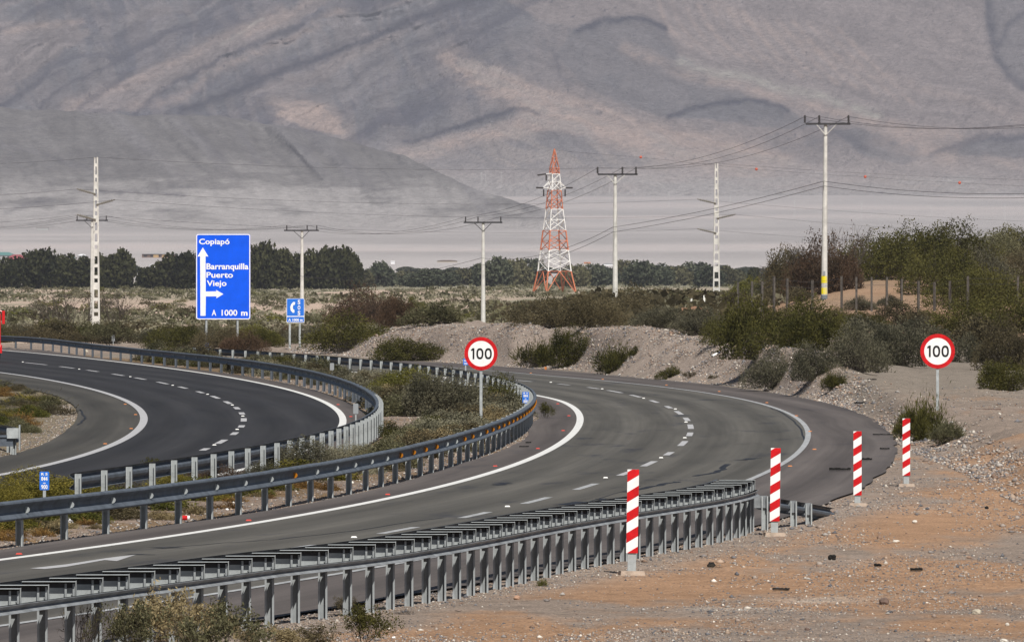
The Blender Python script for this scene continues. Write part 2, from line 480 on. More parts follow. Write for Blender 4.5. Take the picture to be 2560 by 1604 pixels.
# ------------------------------------------------------------------ asphalt
def asphalt(name, c1, c2, patch, seed):
    m = bpy.data.materials.new(name); m.use_nodes = True
    n = m.node_tree; b = n.nodes['Principled BSDF']; b.inputs['Roughness'].default_value = .8; b.inputs['Specular IOR Level'].default_value = .25
    uv = n.nodes.new('ShaderNodeAttribute'); uv.attribute_name = 'rd'   # across, along (m)
    sep = n.nodes.new('ShaderNodeMapping'); sep.inputs['Scale'].default_value = (1.1, .05, 1); sep.inputs['Location'].default_value = (seed, seed * 2, 0)
    n.links.new(uv.outputs['Vector'], sep.inputs[0])
    t = n.nodes.new('ShaderNodeTexNoise'); t.inputs['Scale'].default_value = 1.2; t.inputs['Detail'].default_value = 5
    n.links.new(sep.outputs[0], t.inputs[0])
    r = n.nodes.new('ShaderNodeValToRGB'); e = r.color_ramp.elements
    e[0].position = .3; e[0].color = (*c1, 1); e[1].position = .68; e[1].color = (*c2, 1)
    n.links.new(t.outputs[0], r.inputs[0])
    sp2 = n.nodes.new('ShaderNodeMapping'); sp2.inputs['Scale'].default_value = (.9, .16, 1); sp2.inputs['Location'].default_value = (3 + seed, 7, 0)
    n.links.new(uv.outputs['Vector'], sp2.inputs[0])
    t2 = n.nodes.new('ShaderNodeTexNoise'); t2.inputs['Scale'].default_value = 1.0; t2.inputs['Detail'].default_value = 6; t2.inputs['Roughness'].default_value = .6
    n.links.new(sp2.outputs[0], t2.inputs[0])
    mr = n.nodes.new('ShaderNodeMapRange'); mr.inputs[1].default_value = .57; mr.inputs[2].default_value = .70; mr.inputs[3].default_value = 0; mr.inputs[4].default_value = patch
    n.links.new(t2.outputs[0], mr.inputs[0])
    mx = n.nodes.new('ShaderNodeMix'); mx.data_type = 'RGBA'
    n.links.new(mr.outputs[0], mx.inputs[0]); n.links.new(r.outputs[0], mx.inputs[6]); mx.inputs[7].default_value = (.028, .03, .042, 1)
    g = n.nodes.new('ShaderNodeNewGeometry')
    t3 = n.nodes.new('ShaderNodeTexNoise'); t3.inputs['Scale'].default_value = 25; t3.inputs['Detail'].default_value = 4
    n.links.new(g.outputs['Position'], t3.inputs[0])
    m3 = n.nodes.new('ShaderNodeMapRange'); m3.inputs[1].default_value = .3; m3.inputs[2].default_value = .7; m3.inputs[3].default_value = .84; m3.inputs[4].default_value = 1.16
    n.links.new(t3.outputs[0], m3.inputs[0])
    vm = n.nodes.new('ShaderNodeVectorMath'); vm.operation = 'MULTIPLY'
    n.links.new(mx.outputs[2], vm.inputs[0]); n.links.new(m3.outputs[0], vm.inputs[1])
    sx = n.nodes.new('ShaderNodeSeparateXYZ'); n.links.new(uv.outputs['Vector'], sx.inputs[0])
    wv = n.nodes.new('ShaderNodeMath'); wv.operation = 'MULTIPLY'; n.links.new(sx.outputs[0], wv.inputs[0]); wv.inputs[1].default_value = 2 * math.pi / 1.5
    cs_ = n.nodes.new('ShaderNodeMath'); cs_.operation = 'COSINE'; n.links.new(wv.outputs[0], cs_.inputs[0])
    sp4 = n.nodes.new('ShaderNodeMapping'); sp4.inputs['Scale'].default_value = (.5, .012, 1); n.links.new(uv.outputs['Vector'], sp4.inputs[0])
    t4 = n.nodes.new('ShaderNodeTexNoise'); t4.inputs['Scale'].default_value = 3; n.links.new(sp4.outputs[0], t4.inputs[0])
    m4 = n.nodes.new('ShaderNodeMath'); m4.operation = 'MULTIPLY'; n.links.new(cs_.outputs[0], m4.inputs[0]); n.links.new(t4.outputs[0], m4.inputs[1])
    m5 = n.nodes.new('ShaderNodeMath'); m5.operation = 'MULTIPLY_ADD'; n.links.new(m4.outputs[0], m5.inputs[0]); m5.inputs[1].default_value = .32; m5.inputs[2].default_value = 1.0
    vm2 = n.nodes.new('ShaderNodeVectorMath'); vm2.operation = 'SCALE'; n.links.new(vm.outputs[0], vm2.inputs[0]); n.links.new(m5.outputs[0], vm2.inputs['Scale'])
    sp5 = n.nodes.new('ShaderNodeMapping'); sp5.inputs['Scale'].default_value = (7, .03, 1); n.links.new(uv.outputs['Vector'], sp5.inputs[0])
    t5 = n.nodes.new('ShaderNodeTexNoise'); t5.inputs['Scale'].default_value = 1; t5.inputs['Detail'].default_value = 6; n.links.new(sp5.outputs[0], t5.inputs[0])
    m6 = n.nodes.new('ShaderNodeMapRange'); m6.inputs[1].default_value = .3; m6.inputs[2].default_value = .7; m6.inputs[3].default_value = .88; m6.inputs[4].default_value = 1.12; n.links.new(t5.outputs[0], m6.inputs[0])
    vm3 = n.nodes.new('ShaderNodeVectorMath'); vm3.operation = 'SCALE'; n.links.new(vm2.outputs[0], vm3.inputs[0]); n.links.new(m6.outputs[0], vm3.inputs['Scale'])
    n.links.new(vm3.outputs[0], b.inputs['Base Color'])
    bp = n.nodes.new('ShaderNodeBump'); bp.inputs['Distance'].default_value = .006
    n.links.new(t3.outputs[0], bp.inputs['Height']); n.links.new(bp.outputs[0], b.inputs['Normal'])
    return m


def ribbon(fa, fb, d0, d1, z=0.0, step=2.0, jag=0.0, seed=0, across=6):
    d = np.arange(d0, d1 + .01, step)
    a = fa(d); b = fb(d)
    if jag:
        a = a - np.abs(fbm(d * .6, d * 0, seed) - .5) * jag; b = b + (fbm(d * .6, d * 0 + 5, seed) - .5) * jag
    k = across
    V = []; UV = []
    for i in range(k + 1):
        t = i / k
        x = a * (1 - t) + b * t
        V.append(np.c_[x, d, np.full_like(d, z)]); UV.append(np.c_[x - fa(d), d, d * 0])
    V = np.concatenate(V); UV = np.concatenate(UV); n = len(d)
    Q = []
    for i in range(k):
        j = np.arange(n - 1)
        Q.append(np.c_[i * n + j, (i + 1) * n + j, (i + 1) * n + j + 1, i * n + j + 1])
    return V, np.concatenate(Q), UV


def road_part(name, fa, fb, d0, d1, z, m, parent=None, **kw):
    tags = {k: kw.pop(k) for k in ('kind', 'label') if k in kw}
    V, Q, UV = ribbon(fa, fb, d0, d1, z, **kw)
    me = np_mesh(name, V, Q, True, {'rd': ('POINT', UV)})
    return link_mesh(name, me, parent, [m], **tags)


A_lane = asphalt('lane_asphalt', (.078, .074, .066), (.112, .105, .092), .75, 1)
A_lane2 = asphalt('dark_lane_asphalt', (.024, .024, .027), (.036, .035, .037), .2, 4)
A_sh = asphalt('shoulder_asphalt', (.088, .076, .072), (.118, .103, .096), .35, 8)
A_sh2 = asphalt('brown_shoulder_asphalt', (.052, .049, .044), (.075, .070, .061), .1, 12)
paint = mat('road_paint', (.78, .78, .76), .65, var=.2, vscale=6)
paint_worn = mat('worn_road_paint', (.42, .43, .44), .7, var=.45, vscale=5)
paint_grey = mat('greyish_road_paint', (.46, .46, .47), .7, var=.15, vscale=4)

R0, R1 = 55, 436
rr = road_part('road', c_el, c_er, R0, R1, 0.0, A_sh, jag=.25, seed=3, kind='structure')
road_part('lane_surface', lambda q: c_in(q) - .03, lambda q: c_out(q) + .03, R0, R1, .004, A_lane, rr, across=10)
off = lambda f, a: (lambda q: f(q) + a)
road_part('edge_line', off(c_in, -.10), off(c_in, .10), R0, R1, .008, paint, rr, across=1, label='solid white line along the median side')
road_part('edge_line', off(c_out, -.07), off(c_out, .07), R0, R1, .008, paint_worn, rr, across=1, label='worn greyish white line along the outer shoulder')
lr = road_part('road', _ll, l_er, 140, 640, 0.0, A_sh2, jag=.15, seed=5, kind='structure')
road_part('lane_surface', lambda q: _li(q) - .03, lambda q: l_out(q) + .03, 140, 640, .004, A_lane2, lr, across=10)
road_part('shoulder', off(l_out, .03), lambda q: l_er(q) - .02, 140, 640, .004, A_sh, lr, across=2)
road_part('edge_line', off(l_out, -.10), off(l_out, .10), 140, 640, .008, paint, lr, across=1, label='bright white line beside the guardrail')
road_part('edge_line', off(_li, -.11), off(_li, .11), 140, 640, .008, paint_grey, lr, across=1, label='greyish white line round the inside of the bend')

# dashes measured on the photograph: (y of the near end, y of the far end)
rd = [(1382, 1362), (1334, 1317.5), (1294.7, 1280), (1259, 1243), (1224, 1208.8), (1188.6, 1179), (1165.5, 1152.8), (1138, 1130), (1114.5, 1102.5), (1090, 1081), (1072, 1061),
      (1052, 1044), (1036, 1027.5), (1020.5, 1015), (1006.5, 1000.5), (993, 987), (982, 975.5), (972, 968), (962.5, 959.5)]
for a, b in rd:
    d0, d1 = H * F / (a - HY), H * F / (b - HY)
    if d0 > 322: f = c_dashf
    road_part('lane_dash', off(c_dashf, -.08), off(c_dashf, .08), d0, d1, .008, paint_grey if d0 > 175 else paint_worn, rr, across=1, step=(d1 - d0) / 4.0)
d = H * F / (959.5 - HY) + 7
while d < 428:
    road_part('lane_dash', off(c_dashf, -.08), off(c_dashf, .08), d, d + 5, .008, paint_grey, rr, across=1, step=1.2); d += 12
ldd = [(x[0], x[1]) for x in ((912, 906), (920.5, 916), (929, 925), (939, 934.5), (948.7, 944), (960, 954.6), (971, 966.4), (982.5, 978.2), (996, 989.6), (1009.5, 1003), (1023, 1017.5), (1036, 1030.7), (1053.4, 1045.4), (1068.5, 1063), (1087, 1080.4), (1109, 1099), (1126, 1120.4))]
for a, b in ldd:
    d0, d1 = H * F / (a - HY), H * F / (b - HY)
    road_part('lane_dash', off(l_dash, -.085), off(l_dash, .085), d0, d1, .008, paint_grey, lr, across=1, step=(d1 - d0) / 4.0)
# straight ahead arrow painted in the near lane
ar = [(75, 1421), (165, 1411), (262, 1396), (292, 1392), (340, 1387), (318, 1394), (292, 1402.5), (262, 1400), (165, 1417), (112, 1422.5)]
me = bpy.data.meshes.new('lane_arrow'); me.from_pydata([(*gp(u, y), .009) for u, y in ar][::-1], [], [tuple(range(len(ar)))])
link_mesh('lane_arrow', me, rr, [paint_grey], label='long white arrow painted in the near lane')
# tar-sealed cracks
tar = mat('tar', (.018, .019, .024), .6)


def crack(pts, w, parent):
    m = MB(); P = [gp(*p) for p in pts]
    for (x0, y0), (x1, y1) in zip(P[:-1], P[1:]):
        n = 6
        for i in range(n):
            t0, t1 = i / n, (i + 1) / n
            ja = (vnoise(t0 * 5 + x0, y0, 3) - .5) * w * 1.5; jb = (vnoise(t1 * 5 + x0, y0, 3) - .5) * w * 1.5
            xa, ya, xb, yb = x0 + (x1 - x0) * t0, y0 + (y1 - y0) * t0, x0 + (x1 - x0) * t1, y0 + (y1 - y0) * t1
            m.add([(xa - w / 2 + ja, ya, .0075), (xa + w / 2 + ja, ya, .0075), (xb + w / 2 + jb, yb, .0075), (xb - w / 2 + jb, yb, .0075)], [(0, 1, 2, 3)])
    m.obj('tar_patch', tar, parent)


crack([(402, 1371), (450, 1366), (560, 1357), (700, 1348), (900, 1325), (1040, 1302), (1110, 1294)], .045, rr)
crack([(395, 1370), (420, 1368)], .35, rr)
crack([(335, 1385), (352, 1387)], .25, rr)
crack([(1246, 1213), (1262, 1207)], .22, rr)
crack([(1330, 1283), (1372, 1277)], .2, rr)
crack([(1400, 1262), (1450, 1254)], .28, rr)
crack([(1500, 1250), (1520, 1246)], .18, rr)
crack([(1720, 1117), (1810, 1115)], .05, rr)
crack([(1840, 1110), (1900, 1108)], .06, rr)
crack([(2012, 1100), (2003, 1075), (1984, 1052), (1950, 1028), (1925, 1020)], .05, rr)
crack([(1850, 1150), (1880, 1145)], .25, rr)

crack([(700, 1400), (900, 1372), (1150, 1330), (1400, 1275), (1600, 1215)], .03, rr)
crack([(1560, 1230), (1640, 1213), (1690, 1204)], .16, rr)
crack([(1740, 1190), (1790, 1180), (1830, 1160)], .14, rr)
crack([(200, 1023), (213, 1045), (195, 1062)], .06, lr)


# ------------------------------------------------------------------ mountains
def seg_dist(U, V_, pts):
    best = np.full(U.shape, 1e9)
    for (x0, y0), (x1, y1) in zip(pts[:-1], pts[1:]):
        dx, dy = x1 - x0, y1 - y0
        t = np.clip(((U - x0) * dx + (V_ - y0) * dy) / (dx * dx + dy * dy), 0, 1)
        best = np.minimum(best, np.hypot(U - x0 - t * dx, V_ - y0 - t * dy))
    return best


def poly_mask(U, V_, P, amp=12, seed=1):
    """1 inside the polygon, with a ragged edge"""
    u = U + (fbm(U / 40, V_ / 30, seed, 5, .6) - .5) * amp * 5; v = V_ + (fbm(U / 40, V_ / 30, seed + 50, 5, .6) - .5) * amp * 3
    out = np.zeros(U.shape)
    for du, dv in ((0, 0), (3, 2), (-3, 2), (3, -2), (-3, -2)):
        ins = np.zeros(U.shape, bool)
        for i in range(len(P)):
            (x0, y0), (x1, y1) = P[i], P[(i + 1) % len(P)]
            if y0 == y1: continue
            c = ((v + dv) > min(y0, y1)) & ((v + dv) <= max(y0, y1)) & (u + du < x0 + (v + dv - y0) * (x1 - x0) / (y1 - y0))
            ins ^= c
        out += ins / 5.0
    return out


def signed_above(U, V_, pts):
    px = [p[0] for p in pts]; py = [p[1] for p in pts]
    return np.interp(U, px, py) - V_


def rock_mat(name, bumpd):
    m = bpy.data.materials.new(name); m.use_nodes = True
    n = m.node_tree; b = n.nodes['Principled BSDF']; b.inputs['Roughness'].default_value = 1; b.inputs['Specular IOR Level'].default_value = 0
    a = n.nodes.new('ShaderNodeAttribute'); a.attribute_name = 'col'
    g = n.nodes.new('ShaderNodeNewGeometry'); prev = a.outputs['Color']
    for sc, lo, hi in ((.5, .72, 1.28), (.12, .8, 1.2), (.03, .88, 1.12)):
        t = n.nodes.new('ShaderNodeTexNoise'); t.inputs['Scale'].default_value = sc; t.inputs['Detail'].default_value = 6; t.inputs['Roughness'].default_value = .7
        n.links.new(g.outputs['Position'], t.inputs[0])
        mr = n.nodes.new('ShaderNodeMapRange'); mr.inputs[1].default_value = .3; mr.inputs[2].default_value = .7; mr.inputs[3].default_value = lo; mr.inputs[4].default_value = hi
        n.links.new(t.outputs[0], mr.inputs[0])
        vm = n.nodes.new('ShaderNodeVectorMath'); vm.operation = 'MULTIPLY'
        n.links.new(prev, vm.inputs[0]); n.links.new(mr.outputs[0], vm.inputs[1]); prev = vm.outputs[0]
    n.links.new(prev, b.inputs['Base Color'])
    t = n.nodes.new('ShaderNodeTexNoise'); t.inputs['Scale'].default_value = .12; t.inputs['Detail'].default_value = 8; t.inputs['Roughness'].default_value = .65
    n.links.new(g.outputs['Position'], t.inputs[0])
    bp = n.nodes.new('ShaderNodeBump'); bp.inputs['Distance'].default_value = bumpd
    n.links.new(t.outputs[0], bp.inputs['Height']); n.links.new(bp.outputs[0], b.inputs['Normal'])
    return m


def surf(name, U, V_, D, C, m):
    X = (U - CX) * D / F; Z = H + (HY - V_) * D / F
    nr, nc = U.shape; idx = np.arange(nr * nc).reshape(nr, nc)
    Q = np.stack([idx[:-1, :-1], idx[:-1, 1:], idx[1:, 1:], idx[1:, :-1]], -1).reshape(-1, 4)[:, ::-1]
    me = np_mesh(name, np.c_[X.ravel(), D.ravel(), Z.ravel()], Q, True, {'col': ('POINT', C.reshape(-1, 3))})
    link_mesh(name, me, None, [m], kind='structure')


def build_mountain():
    U, V_ = np.meshgrid(np.arange(-700, 3300, 4.0), np.arange(-330, 575, 3.2))
    wx = U + (fbm(U / 160, V_ / 160, 81) - .5) * 90; wy = V_ + (fbm(U / 160, V_ / 160, 82) - .5) * 90
    left = sst(1500, 1050, U + .9 * (V_ - 200))
    # ridges run up to the right on the left flank, down to the right on the right flank
    pL = wy + .42 * wx; qL = wx - .42 * wy
    pR = wy - .42 * wx + .00006 * (wx - 1300) ** 2; qR = wx + .42 * wy
    rl = ridged(pL / 90, qL / 900, 91, 4, .45); rrg = ridged(pR / 150, qR / 1100, 92, 3, .4)
    rug = left * rl + (1 - left) * rrg
    rugc = left * 1.0 + (1 - left) * .45
    lowr = sst(560, 430, V_)
    D = 13200 + (575 - V_) * 1.9 - (rug - .6) * 85 * rugc * lowr
    # gullies cut across the ribs, straight down the fall line
    gx = ridged((U + (fbm(U / 90, V_ / 90, 94) - .5) * 60 - .35 * V_) / 34, V_ / 300, 95, 4, .55)
    D = D - (gx - .5) * 20 * lowr * (.35 + .9 * fbm(U / 220, V_ / 160, 99)) * np.maximum(left, .35)
    gl = ridged((U + .5 * V_) / 52, (V_ - .2 * U) / 380, 97, 3, .5)
    D = D - (gl - .5) * 26 * (1 - left) * sst(.45, .65, fbm(U / 300, V_ / 200, 98, 2)) * sst(520, 380, V_)
    D = D - (fbm(U / 40, V_ / 26, 93, 6, .6) - .5) * 20 * np.maximum(rugc, .5)
    # broad folds
    D = D - 150 * np.exp(-((U - 1250 - .9 * (V_ - 100)) / 260) ** 2) * sst(620, 250, V_)
    D = D - 70 * np.exp(-((U - 1620 - .3 * (V_ - 60)) / 170) ** 2) * np.exp(-((V_ - 190) / 130) ** 2)
    D = D - 45 * np.exp(-((U - 1840) / 120) ** 2) * np.exp(-((V_ - 300) / 50) ** 2) - 45 * np.exp(-((U - 2180) / 140) ** 2) * np.exp(-((V_ - 370) / 45) ** 2)
    rock = np.array([.098, .101, .115]); warm = np.array([.158, .141, .142]); sandc = np.array([.31, .25, .225]); dark = np.array([.030, .032, .046]); green = np.array([.23, .228, .21])
    C = np.tile(rock, U.shape + (1,))

    def mix(C, c, w):
        w = np.clip(w, 0, 1)[..., None]; return C * (1 - w) + np.asarray(c) * w
    C = mix(C, warm, (1 - left) * .85 + (fbm(U / 220, V_ / 120, 101) - .5) * .8)
    C = mix(C, warm * 1.12, left * sst(.50, .70, fbm(pL / 70, qL / 600, 103, 5)) * .8)
    C = mix(C, dark * 1.5, left * sst(.56, .80, ridged(pL / 46, qL / 420, 104, 5, .6)) * .55)
    C = mix(C, rock * .85, sst(.52, .75, fbm(U / 70, V_ / 40, 107, 6, .6)) * .6)
    C = mix(C, warm * 1.2, sst(.55, .8, gx) * .35)
    W1 = [(1130, 130), (1190, 150), (1290, 190), (1400, 250), (1500, 300), (1660, 330), (1900, 385), (2100, 425), (2560, 470), (2560, 620), (1900, 620), (1500, 470), (1300, 415), (1150, 400), (1010, 400), (1000, 378), (1130, 338), (1290, 292), (1330, 270), (1230, 220), (1150, 170)]
    W2 = [(1200, -60), (3300, -60), (3300, 520), (2560, 480), (2300, 420), (2080, 340), (1970, 275), (1900, 255), (1780, 200), (1700, 150), (1650, 72), (1540, 45), (1440, 72), (1370, 60), (1260, 0)]
    W3 = [(160, 275), (250, 225), (400, 165), (560, 95), (700, 30), (800, -20), (860, -20), (680, 90), (520, 165), (440, 205), (350, 280)]
    W5 = [(-200, 270), (-200, 100), (0, 60), (180, 55), (230, 80), (150, 140), (60, 190), (0, 262)]
    W6 = [(560, 235), (680, 190), (760, 180), (720, 230), (640, 255)]
    C = mix(C, warm * 1.12, poly_mask(U, V_, W2, 8, 201) * .85)
    C = mix(C, warm * 1.25, poly_mask(U, V_, W1, 8, 202) * .85)
    C = mix(C, warm * 1.15, poly_mask(U, V_, W3, 10, 203) * .8)
    C = mix(C, warm * 1.0, poly_mask(U, V_, W5, 12, 204) * .7)
    C = mix(C, sandc * .95, poly_mask(U, V_, [(690, 283), (735, 262), (770, 270), (800, 268), (850, 300), (856, 332), (790, 325), (720, 305)], 7, 205) * (.45 + .6 * fbm(U / 9, V_ / 16, 206)))
    for k_, (P_, a_) in enumerate((([(1440, 74), (1500, 52), (1600, 44), (1660, 72), (1700, 140), (1790, 200), (1880, 245), (1960, 275), (1960, 300), (1760, 300), (1650, 290), (1560, 260), (1450, 210), (1390, 130)], .62),
                   ([(1670, 292), (1780, 258), (1880, 248), (1970, 275), (2060, 322), (1950, 322), (1800, 304)], .65), ([(2080, 330), (2150, 322), (2260, 350), (2330, 392), (2260, 412), (2160, 388)], .7),
                   ([(2330, 398), (2440, 350), (2560, 336), (2700, 340), (2700, 400), (2450, 388)], .8), ([(1040, 418), (1130, 376), (1280, 338), (1400, 328), (1560, 352), (1640, 402), (1500, 430), (1100, 425)], .75),
                   ([(2465, -40), (2800, -40), (2800, 260), (2552, 225), (2500, 160), (2470, 80)], .6), ([(1100, 330), (1170, 300), (1230, 285), (1300, 278), (1290, 290), (1180, 325)], .8))):
        m_ = poly_mask(U, V_, P_, 5, 210 + k_)
        C = mix(C, rock * (.92 + .35 * (fbm(U / 30, V_ / 18, 230 + k_, 6, .65) - .5))[..., None], a_ * m_)
    C = C * (1 + .95 * (fbm(pL / 16, qL / 60, 240, 6, .65) - .5) * left + .60 * (fbm(pR / 14, qR / 110, 241, 6, .6) - .5) * (1 - left) + .55 * (fbm(U / 8, V_ / 6, 242, 5, .65) - .5))[..., None]
    # dark debris and gully lines on the rib flanks
    C = mix(C, dark * 1.3, left * sst(.70, .86, ridged(pL / 62 + .2, qL / 700, 243, 4, .5)) * (.25 + .9 * fbm(U / 60, V_ / 30, 244)) * .8)
    streaks = [
        ([(1130, 150), (1190, 200), (1300, 255), (1400, 300), (1560, 345), (1720, 385), (1900, 430)], 30, .75, sandc),
        ([(1240, 185), (1330, 235), (1480, 275), (1600, 320), (1800, 350), (1960, 400)], 20, .6, sandc),
        ([(1000, 392), (1100, 372), (1200, 345), (1330, 310)], 20, .75, sandc),
        ([(700, 275), (760, 262), (830, 300), (850, 325)], 26, .75, sandc * 1.05),
        ([(1560, 120), (1700, 170), (1860, 215), (2060, 270), (2230, 315), (2400, 345)], 15, .55, sandc),
        ([(1700, 150), (1880, 195), (2050, 240), (2190, 285)], 12, .75, green * 1.2),
        ([(170, 262), (300, 210), (420, 160), (560, 95), (700, 30)], 16, .4, sandc),
        ([(330, 265), (460, 250), (520, 190), (700, 110), (850, 30)], 14, .35, sandc),
        ([(20, 80), (120, 70), (200, 62)], 9, .4, sandc),
        ([(2200, 330), (2300, 370), (2380, 400)], 26, .55, sandc), ([(2470, 395), (2560, 410)], 10, .6, sandc),
        ([(1690, 345), (1830, 365), (1950, 400)], 14, .6, sandc), ([(1500, 360), (1620, 380), (1750, 400)], 14, .45, sandc),
        ([(1280, 345), (1330, 325), (1370, 320)], 10, .5, sandc), ([(1780, 0), (1960, 90), (2200, 190), (2560, 290)], 14, .25, sandc),
        ([(620, 90), (700, 50), (790, 0)], 8, .4, sandc), ([(560, 110), (600, 88), (655, 45)], 4, .5, green * 1.3)]
    for i in range(13):
        streaks.append(([(1640 + i * 38, -10 + i * 7), (1652 + i * 42, 35 + i * 8), (1682 + i * 45, 78 + i * 10), (1730 + i * 46, 112 + i * 12)], 6.5, .32 if i % 3 else .5, sandc))
    for pts, w, a, c in streaks:
        dd = seg_dist(wx * .35 + U * .65, wy * .35 + V_ * .65, pts)
        tex = np.clip(.15 + 2.2 * (fbm(U / 26 + V_ / 60, V_ / 12 - U / 90, int(w * 7) + 5, 4) - .2), 0, 1.2)
        C = mix(C, c, a * np.exp(-(dd / w) ** 2) * tex)
    dks = [([(455, 278), (560, 238), (660, 197), (780, 150), (900, 108), (1050, 42), (1200, -10), (1300, -60)], 8, .85, 1),
           ([(340, 284), (390, 240), (440, 205), (520, 165), (640, 110), (760, 60)], 6, .6, 1), ([(200, 268), (300, 200), (330, 180)], 5, .5, 1),
           ([(100, 265), (130, 232), (250, 175), (300, 150)], 5, .5, 1), ([(0, 268), (60, 225), (110, 195), (145, 183)], 5, .5, 1),
           ([(1440, 76), (1500, 55), (1570, 45), (1620, 50), (1660, 72)], 7, .85, 1), ([(1670, 292), (1720, 272), (1780, 258), (1860, 248), (1910, 253), (1970, 275)], 5, .8, 1),
           ([(1010, 356), (1080, 340), (1150, 315), (1220, 292), (1285, 276)], 5, .75, 1), ([(1280, 280), (1310, 276), (1345, 280)], 4, .5, 0),
           ([(2080, 330), (2130, 345), (2160, 372)], 9, .4, 0), ([(2330, 388), (2400, 362), (2470, 345), (2560, 338)], 7, .5, 0),
           ([(2472, 10), (2480, 80), (2488, 140), (2520, 190), (2552, 215)], 9, .6, 0), ([(2560, 30), (2520, 70), (2500, 110)], 6, .5, 0),
           ([(90, 35), (150, 20), (260, 40)], 10, .35, 0), ([(1380, 130), (1400, 190), (1420, 215)], 5, .4, 0)]
    for pts, w, a, relief in dks:
        dd = seg_dist(wx * .12 + U * .88 + (fbm(U / 24, V_ / 24, 131) - .5) * 16, wy * .12 + V_ * .88 + (fbm(U / 24, V_ / 24, 132) - .5) * 16, pts)
        w = w * 1.35; e = np.exp(-(dd / w) ** 2); tex = .55 + .8 * fbm(U / 9, V_ / 6, int(w) + 40, 4)
        C = mix(C, dark, min(1, a * 1.25) * e * tex)
        if relief:
            D = D - 9 * np.exp(-(np.maximum(dd - 3, 0) / (w * 3)) ** 2)
    sp = vnoise(U / 7, V_ / 6, 120)
    C = mix(C, dark, sst(.90, .97, sp) * sst(.5, .62, fbm(U / 130, V_ / 80, 121)) * .8)
    # talus towards the fan
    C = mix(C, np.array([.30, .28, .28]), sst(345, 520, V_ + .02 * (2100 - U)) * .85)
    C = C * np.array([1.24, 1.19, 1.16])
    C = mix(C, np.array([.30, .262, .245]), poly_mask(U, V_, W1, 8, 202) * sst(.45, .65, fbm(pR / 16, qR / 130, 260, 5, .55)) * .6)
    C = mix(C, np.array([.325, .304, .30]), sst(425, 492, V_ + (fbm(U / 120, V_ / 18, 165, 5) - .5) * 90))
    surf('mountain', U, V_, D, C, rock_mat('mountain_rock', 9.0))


build_mountain()


def build_foothill():
    top = [(-900, 262), (0, 268), (150, 268), (339, 286), (530, 287), (690, 308), (828, 337), (1008, 387), (1114, 432), (1194, 468), (1300, 505), (1420, 535)]
    us = np.arange(-700, 1420, 5.0); ts = np.linspace(0, 1, 110)
    tv = np.interp(us, [p[0] for p in top], [p[1] for p in top]) + (fbm(us / 110, us * 0, 130, 5, .55) - .5) * 26
    bot = np.interp(us, [-900, 0, 500, 900, 1200, 1420], [640, 640, 640, 640, 640, 640])
    U = np.tile(us, (len(ts), 1)); T = np.tile(ts[:, None], (1, len(us)))
    V_ = tv[None] * (1 - T) + bot[None] * T
    D = 8700 + 1500 * (1 - T) ** .9 * np.interp(U, [-900, 900, 1420], [1, .8, .15])
    up = sst(.62, .12, T)
    p = (U - 340) * 1.0 - (V_ - 270) * .95
    gul = ridged(p / 115, V_ / 420, 140, 3, .4)
    gz_ = np.exp(-((U - 700) / 330) ** 2)
    D = D - (gul - .5) * 150 * up * (.25 + gz_) - (fbm(U / 60, V_ / 30, 141, 5) - .5) * 22 * up
    D = D - 60 * (fbm(U / 260, V_ / 130, 142, 3) - .5)
    # crest rolls away behind
    D = np.where(T < .03, D + (0.03 - T) / .03 * 200, D)
    V_ = np.where(T < .03, V_ + (0.03 - T) / .03 * 6, V_)
    base = np.array([.155, .148, .148]); fanc = np.array([.37, .35, .345]); dark = np.array([.12, .115, .125])
    C = np.tile(base, U.shape + (1,))

    def mix(C, c, w):
        w = np.clip(w, 0, 1)[..., None]; return C * (1 - w) + np.asarray(c) * w
    fl = V_ - np.interp(U, [-700, 0, 300, 600, 900, 1420], [470, 450, 430, 405, 430, 500])
    C = mix(C, fanc * .72, sst(-40, 50, fl + (fbm(U / 120, V_ / 40, 149) - .5) * 60))
    C = mix(C, fanc * .98, sst(20, 120, V_ - np.interp(U, [0, 600, 1280], [420, 400, 440])))
    C = mix(C, base * .80, sst(.48, .68, fbm(U / 160, V_ / 22, 150, 4)) * .6)
    C = mix(C, base * 1.25, sst(.52, .7, fbm(p / 60, V_ / 90, 152, 5)) * .5 * up)
    C = mix(C, dark * 1.6, sst(.6, .75, gul) * up * .35)
    for pts, w, a in (([(0, 365), (80, 375), (160, 405), (250, 428)], 7, .5), ([(250, 478), (330, 480), (400, 482), (460, 487)], 5, .75), ([(15, 530), (60, 512), (110, 500), (130, 502)], 7, .6),
                      ([(440, 440), (520, 445)], 6, .35), ([(455, 305), (500, 340), (560, 400)], 8, .6), ([(600, 330), (625, 370), (650, 405)], 9, .55), ([(750, 400), (790, 355), (830, 338)], 7, .5), ([(850, 345), (855, 380), (870, 430)], 6, .3), ([(540, 300), (580, 310), (620, 330)], 7, .3), ([(380, 300), (410, 318), (440, 322)], 4, .3),
                      ([(0, 320), (60, 318), (115, 308)], 6, .35), ([(420, 465), (480, 468)], 3, .6), ([(690, 520), (720, 521)], 3, .4)):
        C = mix(C, dark, a * np.exp(-(seg_dist(U, V_ + (fbm(U / 20, V_ / 8, 155) - .5) * 12, pts) / w) ** 2) * (.4 + fbm(U / 10, V_ / 5, 157)))
    fd = 1 - sst(.45, .80, T)
    C = C * (1 + fd * (.5 * (fbm((U - .8 * V_) / 22, V_ / 40, 160, 6, .6) - .5) + .25 * (fbm(U / 9, V_ / 7, 161, 4) - .5)))[..., None]
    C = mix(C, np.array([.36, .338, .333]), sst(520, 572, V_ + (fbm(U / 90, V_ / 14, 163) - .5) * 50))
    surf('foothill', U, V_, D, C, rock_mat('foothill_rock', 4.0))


build_foothill()

